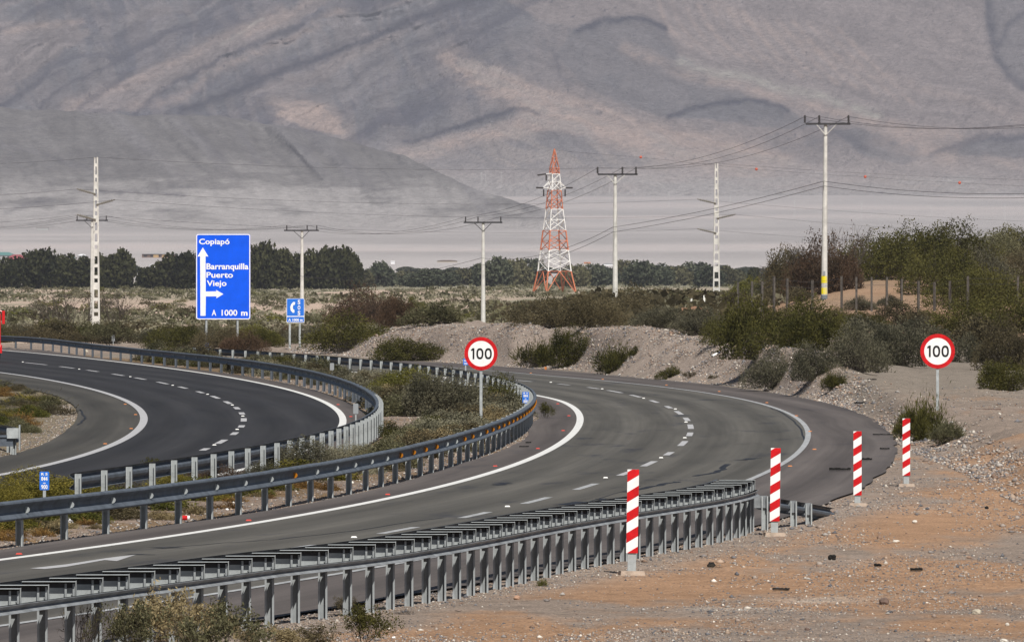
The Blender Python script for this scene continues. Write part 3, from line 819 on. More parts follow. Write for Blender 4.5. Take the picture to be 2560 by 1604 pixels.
# ------------------------------------------------------------------ haze
hz = MB().box((0, 9500, 445), (9000, 19300, 910)).mesh('haze')
hm = bpy.data.materials.new('haze'); hm.use_nodes = True
n = hm.node_tree; n.nodes.remove(n.nodes['Principled BSDF'])
pv = n.nodes.new('ShaderNodeVolumePrincipled'); pv.inputs['Color'].default_value = (.84, .86, 1.0, 1); pv.inputs['Density'].default_value = 0.000032
n.links.new(pv.outputs[0], n.nodes['Material Output'].inputs['Volume'])
link_mesh('haze', hz, None, [hm], kind='stuff')

# ------------------------------------------------------------------ pebbles and stones
def pebbles(name, pts, sizes, cols, seed, m):
    """pts (n,2); every stone is an 8-faced irregular lump, joined into one object"""
    r = np.random.RandomState(seed); n = len(pts)
    base = np.array([(1, 0, 0), (0, 1, 0), (-1, 0, 0), (0, -1, 0), (0, 0, 1), (0, 0, -1)], float)
    V = base[None] * (1 + (r.rand(n, 6, 1) - .5) * .6) + (r.rand(n, 6, 3) - .5) * .35
    V = V * np.stack([.5 + .5 * r.rand(n), .5 + .5 * r.rand(n), .3 + .35 * r.rand(n)], -1)[:, None]
    a = r.rand(n) * 6.283; ca, sa = np.cos(a), np.sin(a)
    x = V[..., 0] * ca[:, None] - V[..., 1] * sa[:, None]; y = V[..., 0] * sa[:, None] + V[..., 1] * ca[:, None]
    V = np.stack([x, y, V[..., 2]], -1) * sizes[:, None, None] * .6
    z = ground_z(pts[:, 0], pts[:, 1])
    V = V + np.stack([pts[:, 0], pts[:, 1], z + sizes * .12], -1)[:, None]
    f = np.array([(0, 1, 4), (1, 2, 4), (2, 3, 4), (3, 0, 4), (1, 0, 5), (2, 1, 5), (3, 2, 5), (0, 3, 5)])
    Q = (f[None] + 6 * np.arange(n)[:, None, None]).reshape(-1, 3)
    C = np.repeat(cols, 6, 0)
    me = np_mesh(name, V.reshape(-1, 3), Q, False, {'col': ('POINT', C)})
    link_mesh(name, me, None, [m], kind='stuff')


pm = bpy.data.materials.new('pebble_stone'); pm.use_nodes = True
_a = pm.node_tree.nodes.new('ShaderNodeAttribute'); _a.attribute_name = 'col'
pm.node_tree.links.new(_a.outputs['Color'], pm.node_tree.nodes['Principled BSDF'].inputs['Base Color'])
pm.node_tree.nodes['Principled BSDF'].inputs['Roughness'].default_value = .85
pm.node_tree.nodes['Principled BSDF'].inputs['Specular IOR Level'].default_value = .15
PAL = np.array([(.20, .18, .17), (.14, .14, .15), (.28, .24, .21), (.34, .26, .20), (.22, .15, .11), (.45, .41, .36), (.10, .10, .11), (.30, .28, .26), (.62, .58, .52), (.24, .19, .16)])
PP = np.array([.17, .11, .16, .14, .1, .08, .07, .12, .018, .12]); PP = PP / PP.sum()


def pcols(n, seed, mul=1.0):
    r = np.random.RandomState(seed)
    return PAL[r.choice(len(PAL), n, p=PP)] * (.8 + .4 * r.rand(n, 1)) * mul


# foreground gravel on the right verge
r = np.random.RandomState(5)
n0 = 150000
u = r.rand(n0) * 2200 + 600; y = 1000 + 660 * r.rand(n0) ** .8
d = H * F / (y - HY); x = (u - CX) * d / F
dn = sst(.44, .60, fbm(x * .6, d * .18, 35, 4)) * .9 + .06
e = x - c_er(d)
dn = np.where((e < 1.3) & (y > 1240), 1.1, dn) * (e > -.02)
dn = dn + .5 * sst(1530, 1604, y)
k = r.rand(n0) < dn * .52
x, d, y = x[k], d[k], y[k]
sz = (.018 + .035 * r.rand(len(x)) ** 2.2 + (r.rand(len(x)) > .99) * .07) * np.clip(d / 125, .9, 2.0)
pebbles('gravel', np.c_[x, d], sz, pcols(len(x), 6, 1.15), 7, pm)
# berm gravel
n0 = 90000
u = r.rand(n0) * 2000 + 720; de = np.interp(u, *D_EDGE); d = de + .6 + r.rand(n0) ** 1.1 * 34
x = (u - CX) * d / F
k = r.rand(n0) < .25 + .9 * sst(.4, .6, fbm(x * .5, d * .2, 37))
k &= ~((u > 2150) & (r.rand(n0) < .6))
x, d = x[k], d[k]
sz = .04 + .10 * r.rand(len(x)) ** 3 + (r.rand(len(x)) > .993) * .12
pebbles('gravel', np.c_[x, d], sz, pcols(len(x), 8, 1.15), 9, pm)
# roadside gravel in the median, along both rails
n0 = 16000
d = 115 + r.rand(n0) * 250; side = r.rand(n0) < .6
x = np.where(side, c_el(d) - .05 - np.abs(r.randn(n0)) * .6, l_er(d) + .1 + r.rand(n0) ** 2 * 3)
k = (x < c_el(d)) & (x > l_er(d)); x, d = x[k], d[k]
pebbles('gravel', np.c_[x, d], .025 + .06 * r.rand(len(x)) ** 3, pcols(len(x), 10, 1.1), 11, pm)
n0 = 3500
d = 195 + r.rand(n0) * 90; x = _ll(d) - np.abs(r.randn(n0)) * .5 - .05
pebbles('gravel', np.c_[x, d], .025 + .05 * r.rand(len(x)) ** 3, pcols(len(x), 12, 1.1), 13, pm)


def stone(name, u, y, wpx, hpx, m, label, seed, cat='stone'):
    x, yy = gp(u, y, 0); z = gz(x, yy); s = F / yy
    rr_ = random.Random(seed); b = ball(.5, 9, 6)
    b.v = [Vector(v) * (1 + (rr_.random() - .5) * .35) for v in b.v]
    b.v = [(v.x * wpx / s, v.y * wpx / s * .9, (v.z + .32) * hpx / s * 1.15) for v in b.v]
    o = b.obj(name, m, None, False, label=label, category=cat)
    o.location = (x, yy, z)
    return o


stone('rock', 2080, 1397, 23, 15, M['rubber'], 'black jagged rock lying on the sand in front of the posts', 1)
stone('rock', 2210, 1503, 27, 17, M['brownstone'], 'dark reddish brown rounded rock sitting on the foreground sand', 2)
stone('rock', 2441, 1530, 24, 15, M['palestone'], 'pale yellowish rock low in the right foreground', 3)
stone('rock', 2510, 1600, 20, 10, M['whitestone'], 'small whitish stone at the right bottom corner', 4)
stone('rock', 2240, 1351, 17, 6, M['whitestone'], 'small flat white stone on the orange sand patch', 5)
stone('rock', 2287, 1306, 15, 8, M['whitestone'], 'white stone pair lying farthest back on the orange sand', 6)
stone('rock', 2518, 1558, 12, 9, M['whitestone'], 'small white stone right of the pale yellow rock', 7)
stone('rock', 1778, 1413, 20, 14, M['rubber'], 'black charred lump beside dry twigs right of the nearest striped post', 8)
stone('rock', 2018, 1568, 14, 8, M['brownstone'], 'orange brown stone at the bottom edge of the foreground', 9)
stone('rock', 1293, 1491, 18, 12, mat('pinkish_stone', (.42, .26, .18), .9, var=.2), 'pinkish boulder in the gravel beside the near guardrail', 10)
stone('rock', 136, 1304, 28, 15, M['palestone'], 'pale sandy rock in dry grass behind the median guardrail', 11)
stone('rock', 2466, 1269, 11, 8, M['rubber'], 'small black stone on the far right gravel', 12)
stone('rock', 1556, 836, 9, 9, M['whitestone'], 'white boulder on top of the gravel bank', 13).location.z += .1


def debris(u, y, w, h, label, seed, m=None, name='tyre_scrap', cat='tyre scrap'):
    x, yy = gp(u, y); s = F / yy; z = gz(x, yy)
    inroad = c_el(yy) < x < c_er(yy)
    z = 0.004 if inroad else z
    L = w / s; b = MB(); k = 8; rr_ = random.Random(seed)
    for i in range(k):
        x0 = -L / 2 + L * i / k; x1 = x0 + L / k
        j = (rr_.random() - .5) * .3; t = h / s * (.8 + .4 * rr_.random())
        b.box(((x0 + x1) / 2, j * .3, .012 + t * .5), (L / k * 1.08, .16 + .1 * rr_.random(), t * .9), rz=j)
    o = b.obj(name, m or M['rubber'], None, label=label, category=cat); o.location = (x, yy, z)


debris(2100, 1176.5, 52, 6, 'thick black tyre tread strip on the shoulder left of the third striped post', 1)
debris(2166, 1151, 26, 5, 'short black tyre strip just right of the third striped post', 2)
debris(2160, 1021, 48, 4, 'black tyre strip on the gravel beyond the bend', 3)
debris(2193, 980, 12, 4, 'tiny curled tyre scrap far back on the gravel terrace', 4)
debris(2207, 1088, 48, 2.5, 'thin grey rubber strip at the shoulder edge near the bush', 5)
debris(2212, 1124, 22, 3.5, 'faint rubber scrap on the asphalt left of the farthest striped post', 6)
debris(2471, 1079, 60, 4, 'rusty brown plank-like strip on the gravel right of the speed sign', 7, M['brownstone'], 'strip', 'strip')
debris(1952, 1471, 40, 4, 'dark bent strip lying on the near left sand', 8)
debris(2290, 1423, 28, 7, 'dark curled tyre scrap in the middle of the right foreground', 9)
debris(2194, 1414, 16, 7, 'small dark tyre scrap left of the curled one', 10)
debris(2180, 1002, 22, 2.5, 'slender grey strip on the terrace behind the bend', 11)
debris(1321, 1108, 14, 3, 'small dark scrap on the shoulder inside the bend', 12)
debris(1310, 1118, 22, 2.5, 'thin dark scrap nearest the median guardrail on the shoulder', 13)

# ------------------------------------------------------------------ plants
LEAF = dict(
    olive=leafmat('olive_leaf', (.062, .062, .030), (.20, .19, .105), .35),
    grey=leafmat('grey_green_leaf', (.052, .052, .033), (.175, .163, .108), .35),
    dark=leafmat('dark_green_leaf', (.034, .036, .009), (.120, .112, .030), .3),
    green=leafmat('yellow_green_leaf', (.055, .062, .012), (.17, .16, .035)),
    tree=leafmat('tree_leaf', (.016, .020, .008), (.062, .064, .026), .2),
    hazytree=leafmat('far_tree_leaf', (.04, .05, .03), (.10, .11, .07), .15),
    rust=leafmat('rusty_leaf', (.055, .040, .026), (.125, .078, .048), .3),
    brown=leafmat('brown_leaf', (.052, .044, .024), (.155, .128, .070), .3),
    straw=leafmat('straw_leaf', (.13, .10, .05), (.36, .29, .16)),
    orange=leafmat('rust_weed', (.10, .055, .02), (.30, .18, .06)),
    sage=leafmat('sage_leaf', (.12, .115, .075), (.31, .29, .20)),
    moss=leafmat('yellow_moss_leaf', (.06, .06, .01), (.24, .20, .04)),
)
TWIG = mat('twig', (.075, .062, .05), .95, var=.35, vscale=9)
TWIGP = mat('pale_twig', (.19, .165, .135), .95, var=.35, vscale=9)


def quads(P, A, B, a, b):
    """quads centred P spanned by unit A*a and B*b (leaf shaped: tapering)"""
    V = np.stack([P - A * a, P - B * b + A * a * .15, P + A * a, P + B * b + A * a * .15], 1)
    return V.reshape(-1, 3), np.arange(len(P) * 4).reshape(-1, 4)


def unit(v):
    return v / np.maximum(np.linalg.norm(v, axis=-1, keepdims=True), 1e-9)


def bush_proto(name, seed, n=2600, lobes=9, leaf=.045, spiky=.3, stems=26, thick=.007, flat=.55, aspect=2.2, hollow=.55):
    """unit bush: about 2 wide, 1 high. attribute v: leaf shade; material 0 leaves, 1 twigs"""
    r = np.random.RandomState(seed)
    cx = (r.rand(lobes) - .5) * 1.25; cy = (r.rand(lobes) - .5) * 1.25
    rad = .26 + .22 * r.rand(lobes); cz = np.clip((.95 - .75 * np.hypot(cx, cy) / .9) * (.5 + .5 * r.rand(lobes)) - rad * .5, .05, .7)
    li = r.choice(lobes, n, p=rad ** 2 / (rad ** 2).sum())
    dr = unit(r.randn(n, 3)); dr[:, 2] = np.abs(dr[:, 2]) * np.where(r.rand(n) < .85, 1, -.6)
    lump = 1 + (vnoise(dr[:, 0] * 3 + li * 7, dr[:, 1] * 3 + dr[:, 2] * 2, seed) - .5) * .7
    rr_ = rad[li] * (hollow + (1 - hollow) * r.rand(n) ** .5) * lump * (1 + spiky * (r.rand(n) ** 6) * 1.4)
    P = np.c_[cx[li], cy[li], cz[li]] + dr * rr_[:, None]
    P[:, 2] = np.abs(P[:, 2]) * 1.0
    A = unit(dr + r.randn(n, 3) * (.9 - .6 * spiky) + np.array([0, 0, .35])); B = unit(np.cross(A, r.randn(n, 3)))
    sz = leaf * (.6 + .8 * r.rand(n))[:, None]
    V, Q = quads(P, A, B, sz * (aspect ** .5), sz / (aspect ** .5))
    shade = np.clip(.5 + (vnoise(P[:, 0] * 4, P[:, 1] * 4 + P[:, 2] * 5, seed + 3) - .5) * 1.0 + (r.rand(n) - .5) * .5, 0, 1)
    mats_ = np.zeros(n, int)
    sc = np.array([1 / np.percentile(np.abs(P[:, 0]), 98), 1 / np.percentile(np.abs(P[:, 1]), 98), 1 / np.percentile(P[:, 2], 97)]); P = P * sc; V = (V.reshape(-1, 4, 3) - V.reshape(-1, 4, 3).mean(1, keepdims=True) + P[:, None]).reshape(-1, 3)
    # stems as thin blades from the root to random leaves
    ti = r.choice(n, stems * 3, replace=False)
    T = P[ti]; root = np.c_[(r.rand(len(ti)) - .5) * .5, (r.rand(len(ti)) - .5) * .5, np.zeros(len(ti))]
    mid = (T * .5 + root * .5) + np.c_[r.randn(len(ti), 2) * .05, .08 * np.ones(len(ti))]
    w = unit(np.cross(T - root, np.array([0, 1, 0.3]))) * thick
    SV = np.concatenate([np.stack([root - w, root + w, mid + w * .7, mid - w * .7], 1).reshape(-1, 3), np.stack([mid - w * .7, mid + w * .7, T + (T - mid) * .25 + w * .2, T + (T - mid) * .25 - w * .2], 1).reshape(-1, 3)])
    SQ = np.arange(len(SV)).reshape(-1, 4) + len(V)
    V = np.concatenate([V, SV]); Q = np.concatenate([Q, SQ])
    mats_ = np.r_[mats_, np.ones(len(SQ), int)]
    sh = np.r_[np.repeat(shade, 4), np.full(len(SV), .5)]
    V[:, 2] -= .02
    return V, Q, sh, mats_


def twig_proto(name, seed, n=70, thick=.010, leafy=0, spread=.75, leaf=.03):
    """bare or thinly leaved shrub: forked twigs as three sided prisms"""
    r = np.random.RandomState(seed); segs = []
    def grow(p, dr, L, w, lvl):
        q = p + dr * L; segs.append((p, q, w, w * .6))
        if lvl == 0: return
        for _ in range(r.randint(2, 4)):
            nd = unit(dr + r.randn(3) * .45 + np.array([0, 0, .12])); grow(q, nd, L * (.55 + .3 * r.rand()), w * .62, lvl - 1)
    for i in range(n // 8):
        a = r.rand() * 6.28; tilt = spread * (r.rand() ** .6)
        dr = unit(np.array([math.cos(a) * tilt, math.sin(a) * tilt, .8])); grow(np.array([math.cos(a), math.sin(a), 0]) * .12 * r.rand(), dr, .30 + .12 * r.rand(), thick, 3)
    V = []; Q = []
    tips = []
    for p, q, w0, w1 in segs:
        ax = unit(q - p); a = unit(np.cross(ax, [.3, .9, .2])); b = np.cross(ax, a); k = len(V)
        for pt, w in ((p, w0), (q, w1)):
            for j in range(3):
                t = 2.094 * j; V.append(pt + (a * math.cos(t) + b * math.sin(t)) * w)
        Q += [(k + j, k + (j + 1) % 3, k + 3 + (j + 1) % 3, k + 3 + j) for j in range(3)]
        tips.append(q)
    V = np.array(V); Q = np.array(Q); mi = np.ones(len(Q), int); sh = np.full(len(V), .5)
    if leafy:
        T = np.array(tips); P = T[r.randint(0, len(T), leafy)] + r.randn(leafy, 3) * .045
        A = unit(r.randn(leafy, 3) + [0, 0, .6]); B = unit(np.cross(A, r.randn(leafy, 3))); s = leaf * (.5 + r.rand(leafy))[:, None]
        LV, LQ = quads(P, A, B, s * 1.5, s * .6)
        Q = np.concatenate([Q, LQ + len(V)]); V = np.concatenate([V, LV]); mi = np.r_[mi, np.zeros(leafy, int)]; sh = np.r_[sh, np.repeat(r.rand(leafy), 4)]
    V[:, 2] = np.maximum(V[:, 2], -.02)
    V = V * np.array([1 / np.percentile(np.abs(V[:, 0]), 98), 1 / np.percentile(np.abs(V[:, 1]), 98), 1 / np.percentile(V[:, 2], 98)])
    return V, Q, sh, mi


_shape = {}


def bush_mesh(kind, variant, leafm, twigm=None):
    key = (kind, variant, leafm)
    if key in _shape: return _shape[key]
    gk = (kind, variant)
    if gk not in _shape:
        s = variant * 31 + 3
        _shape[gk] = dict(
            dome=lambda: bush_proto('b', s, 6400, 12, .027, .05, 24, .005),
            big=lambda: bush_proto('b', s + 1, 15000, 24, .018, 0, 60, .004),
            spike=lambda: bush_proto('b', s + 2, 5200, 9, .034, .95, 50, .006, aspect=6, hollow=.35),
            loose=lambda: twig_proto('t', s + 3, 120, .007, 3600, .95, .019),
            bare=lambda: twig_proto('t', s + 4, 170, .011, 160, .8, .018),
            tuft=lambda: bush_proto('b', s + 5, 900, 5, .05, .9, 30, .008, aspect=9, hollow=.2),
        )[kind]()
    V, Q, sh, mi = _shape[gk]
    me = np_mesh('shrub', V, Q, False, {'v': ('POINT', sh)}, mi)
    me.materials.append(LEAF[leafm]); me.materials.append(twigm or TWIG)
    _shape[key] = me
    return me


BN = [0]


def bush(x, y, w, h, kind, leafm, label, group=None, z=None, name='shrub', cat='shrub', twigm=None, depth=None):
    BN[0] += 1
    me = bush_mesh(kind, BN[0] % 4, leafm, twigm)
    o = bpy.data.objects.new(name, me); COL.objects.link(o)
    o.location = (x, y, (gz(x, y) if z is None else z) - .04)
    o.rotation_euler = (0, 0, rnd.random() * 6.28)
    o.scale = (w / 1.85, (depth or w) / 1.85, h / .98)
    if depth: o.rotation_euler = (0, 0, rnd.choice((0, math.pi)))
    S(o, label=label, category=cat, group=group)
    return o


def dfor(u, y, dlo=150, dhi=2500):
    """distance at which the terrain is seen at pixel (u, y)"""
    ds = np.concatenate([np.arange(dlo, min(dhi, 700), 1.0), np.arange(700, dhi, 5.0)]) if dhi > 700 else np.arange(dlo, dhi, 1.0)
    yy = HY + (H - ground_z((u - CX) * ds / F, ds)) * F / ds
    k = np.where(yy <= y)[0]
    return float(ds[k[0]]) if len(k) else float(ds[-1])


def pbush(u, ybase, wpx, hpx, kind, leafm, label, group=None, d=None, twigm=None, name='shrub', cat='shrub', depth=None, dlo=150):
    d = d or dfor(u, ybase, dlo); s = F / d
    x = (u - CX) * d / F
    return bush(x, d, wpx / s, hpx / s, kind, leafm, label, group, twigm=twigm, name=name, cat=cat, depth=depth)


# shrubs that stand alone in the picture
B = [
 (1025, 902, 190, 52, 'big', 'dark', 'low dark olive shrub on the left end of the gravel bank', 1),
 (1335, 920, 90, 58, 'spike', 'dark', 'dark bushy shrub at the road edge left of the yellow ring', 0),
 (1425, 915, 112, 84, 'big', 'dark', 'tall dark green shrub climbing the gravel bank above the yellow ring', 1),
 (1530, 936, 92, 62, 'spike', 'dark', 'rounded spiky dark shrub at the foot of the gravel bank right of the yellow ring', 0),
 (1588, 893, 24, 20, 'dome', 'dark', 'tiny dark shrub halfway up the gravel bank', 0),
 (1668, 948, 68, 30, 'dome', 'dark', 'low dark green shrub at the road edge in the middle of the bank', 0),
 (1722, 946, 36, 18, 'loose', 'brown', 'small brownish twiggy shrub at the road edge', 0),
 (1785, 950, 30, 14, 'loose', 'brown', 'wispy dry plant in the gully of the gravel bank', 0),
 (1890, 905, 170, 135, 'big', 'dark', 'large dark green feathery bush in the notch of the gravel bank', 0),
 (2010, 872, 200, 110, 'big', 'dark', 'broad dark green feathery bush behind the second gravel mound', 0),
 (1825, 860, 110, 70, 'big', 'dark', 'dark bush at the left foot of the large feathery bush', 0),
 (1940, 968, 150, 82, 'big', 'grey', 'grey green bush at the road edge under the second gravel mound', 1),
 (2035, 950, 120, 80, 'big', 'grey', 'grey green bush between the road edge bush and the terrace', 1),
 (2140, 928, 150, 105, 'big', 'grey', 'dense grey green bush on the left rim of the gravel terrace', 1),
 (2245, 912, 160, 95, 'big', 'grey', 'dense grey green bush left of the right speed limit sign', 1),
 (2082, 980, 56, 40, 'spike', 'dark', 'small dark bush alone on the gravel slope', 0),
 (2345, 905, 90, 70, 'dome', 'brown', 'brownish grey bush directly behind the right speed limit sign', 0),
 (2415, 905, 90, 60, 'dome', 'grey', 'pale grey green bush right of the right speed limit sign', 0),
 (2510, 978, 140, 68, 'big', 'dark', 'low dark bush at the right edge of the terrace', 1),
 (2520, 925, 150, 110, 'big', 'brown', 'olive brown bush behind the low dark bush at the right edge', 1),
 (2300, 1100, 105, 88, 'spike', 'dark', 'dark spiky shrub left of the base of the right sign pole', 0),
 (2375, 1106, 90, 50, 'spike', 'olive', 'lower spiky shrub at the foot of the right sign pole', 0),
 (2268, 1095, 60, 60, 'spike', 'dark', 'small spiky shrub behind the farthest striped post', 0),
 (910, 822, 170, 88, 'big', 'rust', 'large rusty brown bush behind the guardrail right of the emergency telephone sign', 2),
 (1000, 815, 110, 66, 'big', 'rust', 'rusty bush joined to the right of the large rusty one', 2),
 (872, 876, 220, 80, 'big', 'dark', 'broad dark grey green bush behind the emergency telephone sign', 1),
 (772, 858, 110, 44, 'big', 'grey', 'grey green bush around the legs of the emergency telephone sign', 1),
 (1090, 812, 150, 52, 'dome', 'olive', 'olive green bush at the left of the middle utility pole', 0),
 (1040, 806, 70, 62, 'loose', 'green', 'yellow green shrub between the rusty bushes and the utility pole', 0),
 (1360, 818, 190, 64, 'big', 'brown', 'brown green rounded bush behind the gravel bank', 0),
 (1480, 816, 150, 72, 'big', 'brown', 'brown bush behind the gravel bank under the lattice tower', 0),
 (1570, 800, 150, 72, 'big', 'brown', 'brown thicket at the base of the second utility pole', 0),
 (1660, 818, 150, 46, 'big', 'grey', 'grey bush behind the gravel bank left of the sand mound', 0),
 (1765, 842, 160, 60, 'big', 'grey', 'grey brown bush overhanging the right of the gravel bank', 0),
 (440, 868, 140, 52, 'big', 'dark', 'dark green bush left of the big blue direction sign legs', 0),
 (175, 845, 210, 118, 'bare', 'brown', 'large leafless grey thorn shrub at the foot of the left pole pair', 0),
 (290, 832, 100, 100, 'bare', 'brown', 'leafless shrub right of the left pole pair', 0),
 (760, 1180, 210, 72, 'big', 'grey', 'large grey green saltbush in the median beside the left guardrail', 2),
 (880, 1150, 140, 40, 'big', 'sage', 'olive green bush in the median right of the large saltbush', 2),
 (985, 1098, 90, 42, 'dome', 'dark', 'dark green shrub in the median left of the speed sign pole', 0),
 (1070, 1096, 90, 54, 'dome', 'dark', 'dark shrub in the median just left of the speed sign pole', 0),
 (1165, 1072, 110, 60, 'loose', 'brown', 'brownish twiggy shrub behind the speed sign pole', 0),
 (1105, 1042, 210, 100, 'big', 'grey', 'large spreading olive bush in the widest part of the median', 2),
 (1238, 1028, 140, 78, 'big', 'dark', 'dark grey bush at the inside of the median guardrail bend', 0),
 (1010, 985, 150, 60, 'big', 'green', 'pale yellow green bush right of the left guardrail bend', 2),
 (1362, 1047, 44, 42, 'loose', 'dark', 'small twiggy shrub on the road side of the guardrail bend', 0),
 (545, 868, 110, 44, 'big', 'brown', 'brown scrub around the feet of the direction sign', 1),
 (610, 880, 110, 46, 'big', 'rust', 'reddish brown scrub right of the direction sign legs', 1),
 (660, 868, 90, 44, 'big', 'dark', 'dark shrub between the direction sign and the telephone sign', 1),
 (378, 1196, 60, 52, 'loose', 'dark', 'dark twiggy plant growing through the left guardrail', 0),
]
for i, (u, yb, w, h, k, lf, lab, dep) in enumerate(B):
    pbush(u, yb, w, h, k, lf, lab, dlo=150 if yb > 870 else 330, depth=None if not dep else (w / (F / dfor(u, yb)) * (1.2 if dep == 1 else .9)))

# near left corner, sprouting in front of the near guardrail
for (u, yb, w, h, k, lf, lab) in [
 (500, 1625, 190, 120, 'loose', 'straw', 'pale straw shrub between the two olive ones in the near left corner'),
 (440, 1640, 270, 165, 'loose', 'straw', 'straw coloured airy shrub in the near left corner'),
 (545, 1655, 240, 150, 'loose', 'olive', 'pale olive shrub right of the straw coloured one'),
 (330, 1650, 160, 150, 'loose', 'olive', 'thin olive shrub in front of the near guardrail'),
 (205, 1640, 120, 145, 'bare', 'brown', 'dark leafless shrub in front of the near guardrail at the left'),
 (650, 1630, 200, 70, 'loose', 'straw', 'low dry weed patch at the bottom edge'),
 (760, 1622, 160, 66, 'loose', 'brown', 'low greyish dry weeds between guardrail and the dark shrub'),
 (905, 1612, 150, 100, 'loose', 'dark', 'dark twiggy shrub at the bottom edge right of the straw coloured shrubs'),
 (870, 1530, 60, 46, 'loose', 'brown', 'small dry plant at the foot of a near guardrail post'),
 (1358, 1458, 36, 24, 'tuft', 'green', 'small green tuft at the foot of a near guardrail post'),
 (1015, 1534, 60, 20, 'bare', 'rust', 'reddish dry twigs lying by the near guardrail'),
 (1785, 1416, 44, 16, 'bare', 'brown', 'dry twig bundle beside the charred lump'),
]:
    d = H * F / (yb - HY); bush((u - CX) * d / F, d, w * d / F, h * d / F, k, lf, lab, twigm=TWIGP if lf == 'straw' else None)

# median filler shrubs
KL = {'sage': 'pale sage coloured shrub', 'grey': 'grey green saltbush', 'olive': 'olive green shrub', 'brown': 'brownish dry shrub', 'green': 'yellow green shrub', 'dark': 'dark green shrub', 'orange': 'rusty orange weed tuft', 'straw': 'straw coloured weed tuft', 'rust': 'reddish brown shrub', 'moss': 'mossy yellow green low shrub'}
cnt = 0
rm = random.Random(21)
while cnt < 95:
    yy = rm.uniform(890, 1190); d = H * F / (yy - HY)
    a, b = float(l_er(d)) + .8, float(c_el(d)) - 1.0
    if b - a < .6: continue
    x = rm.uniform(a, b)
    u_ = CX + F * x / d
    if u_ < -60: continue
    if 880 < u_ < 1080 and 1040 < yy < 1075: continue
    lf = rm.choice(['olive', 'sage', 'grey', 'brown', 'brown', 'olive', 'sage', 'straw']); h = rm.uniform(.28, .62) * (1 if d < 240 else 1.15) * (.45 if 600 < u_ < 960 and d < 262 else 1); w = min(h * rm.uniform(2.0, 3.4), (b - a) * .9)
    bush(x, d, w, h, rm.choice(['dome', 'dome', 'loose']), lf, KL[lf] + ' among the low scrub in the median', 'low ' + KL[lf] + 's in the median between the guardrails'); cnt += 1
cnt = 0
while cnt < 40:                                    # near part of the median, mossy and rusty growth
    yy = rm.uniform(1195, 1370); d = H * F / (yy - HY)
    b = float(c_el(d)) - .75; a = max(float(l_er(d)) + .6, -1330 * d / F)
    if b - a < .3: continue
    x = rm.uniform(a, b); nearb = x > b - 1.0
    lf = rm.choice(['orange', 'straw', 'orange', 'brown']) if nearb else rm.choice(['moss', 'moss', 'green', 'brown'])
    h = rm.uniform(.08, .2) if nearb else rm.uniform(.2, .42)
    bush(x, d, h * rm.uniform(2.5, 4.5), h, 'tuft' if nearb and rm.random() < .6 else 'dome', lf, KL[lf] + ' behind the nearest stretch of the median guardrail', KL[lf] + 's behind the nearest median guardrail'); cnt += 1
for (u, yb, w, h, lf) in [(60, 1246, 240, 70, 'moss'), (190, 1240, 180, 52, 'moss'), (330, 1236, 160, 36, 'brown'), (450, 1218, 150, 40, 'moss'), (560, 1210, 170, 46, 'rust'), (660, 1222, 120, 60, 'grey'), (20, 1262, 120, 60, 'moss')]:
    pbush(u, yb, w, h, 'big', lf, KL[lf] + ' hugging the left carriageway rail near the kilometre sign', 'low shrubs beside the near kilometre sign', d=H * F / (yb - HY))
for i in range(20):                               # between the two rails where they run close together
    d = 372 + i * 2.5; a, b = float(l_er(d)), float(c_el(d)); x = (a + b) / 2 + rm.uniform(-.2, .2); lf = rm.choice(['brown', 'olive', 'dark', 'grey']); h = rm.uniform(.55, 1.0)
    if 382 < d < 402: h *= .5
    bush(x, d, min(1.9, max(.9, (b - a) * .8)), h, rm.choice(['dome', 'loose']), lf, KL[lf] + ' squeezed between the two far guardrails', KL[lf] + 's squeezed between the two far guardrails', depth=3.5)
# island at far left
cnt = 0
while cnt < 62:
    yy = rm.uniform(965, 1105); d = H * F / (yy - HY)
    a, b = -1330 * d / F, float(_ll(d)) - .5 - .8 * sst(1040, 1100, yy)
    if b <= a: continue
    x = rm.uniform(a, b); lf = rm.choice(['olive', 'brown', 'green', 'orange', 'grey', 'moss']); h = rm.uniform(.12, .36)
    bush(x, d, h * rm.uniform(2.4, 4), h, rm.choice(['dome', 'loose', 'tuft']), lf, KL[lf] + ' on the island inside the left bend', KL[lf] + 's on the island inside the left bend'); cnt += 1
# scrub belt behind the left guardrail
for i in range(34):
    u = -60 + i * 25.5 + rm.uniform(-10, 10); d = rm.uniform(505, 640)
    if u > 800: break
    d = max(d, float(np.interp(u, [-80, 8, 265, 530], [600, 553, 440, 382])) + rm.uniform(25, 70))
    if 480 < u < 650 and d < 540: d = 545
    lf = rm.choice(['brown', 'olive', 'dark', 'brown', 'grey', 'rust'] if u < 420 else ['brown', 'grey', 'olive', 'green', 'rust'])
    s = F / d; h = rm.uniform(26, 50) / s * (1.15 if u < 300 else .9)
    bush((u - CX) / s, d, h * rm.uniform(2.0, 3.2), h, rm.choice(['dome', 'big', 'loose']), lf, KL[lf] + ' in the belt of scrub behind the far left guardrail', KL[lf] + 's in the belt behind the far left guardrail')


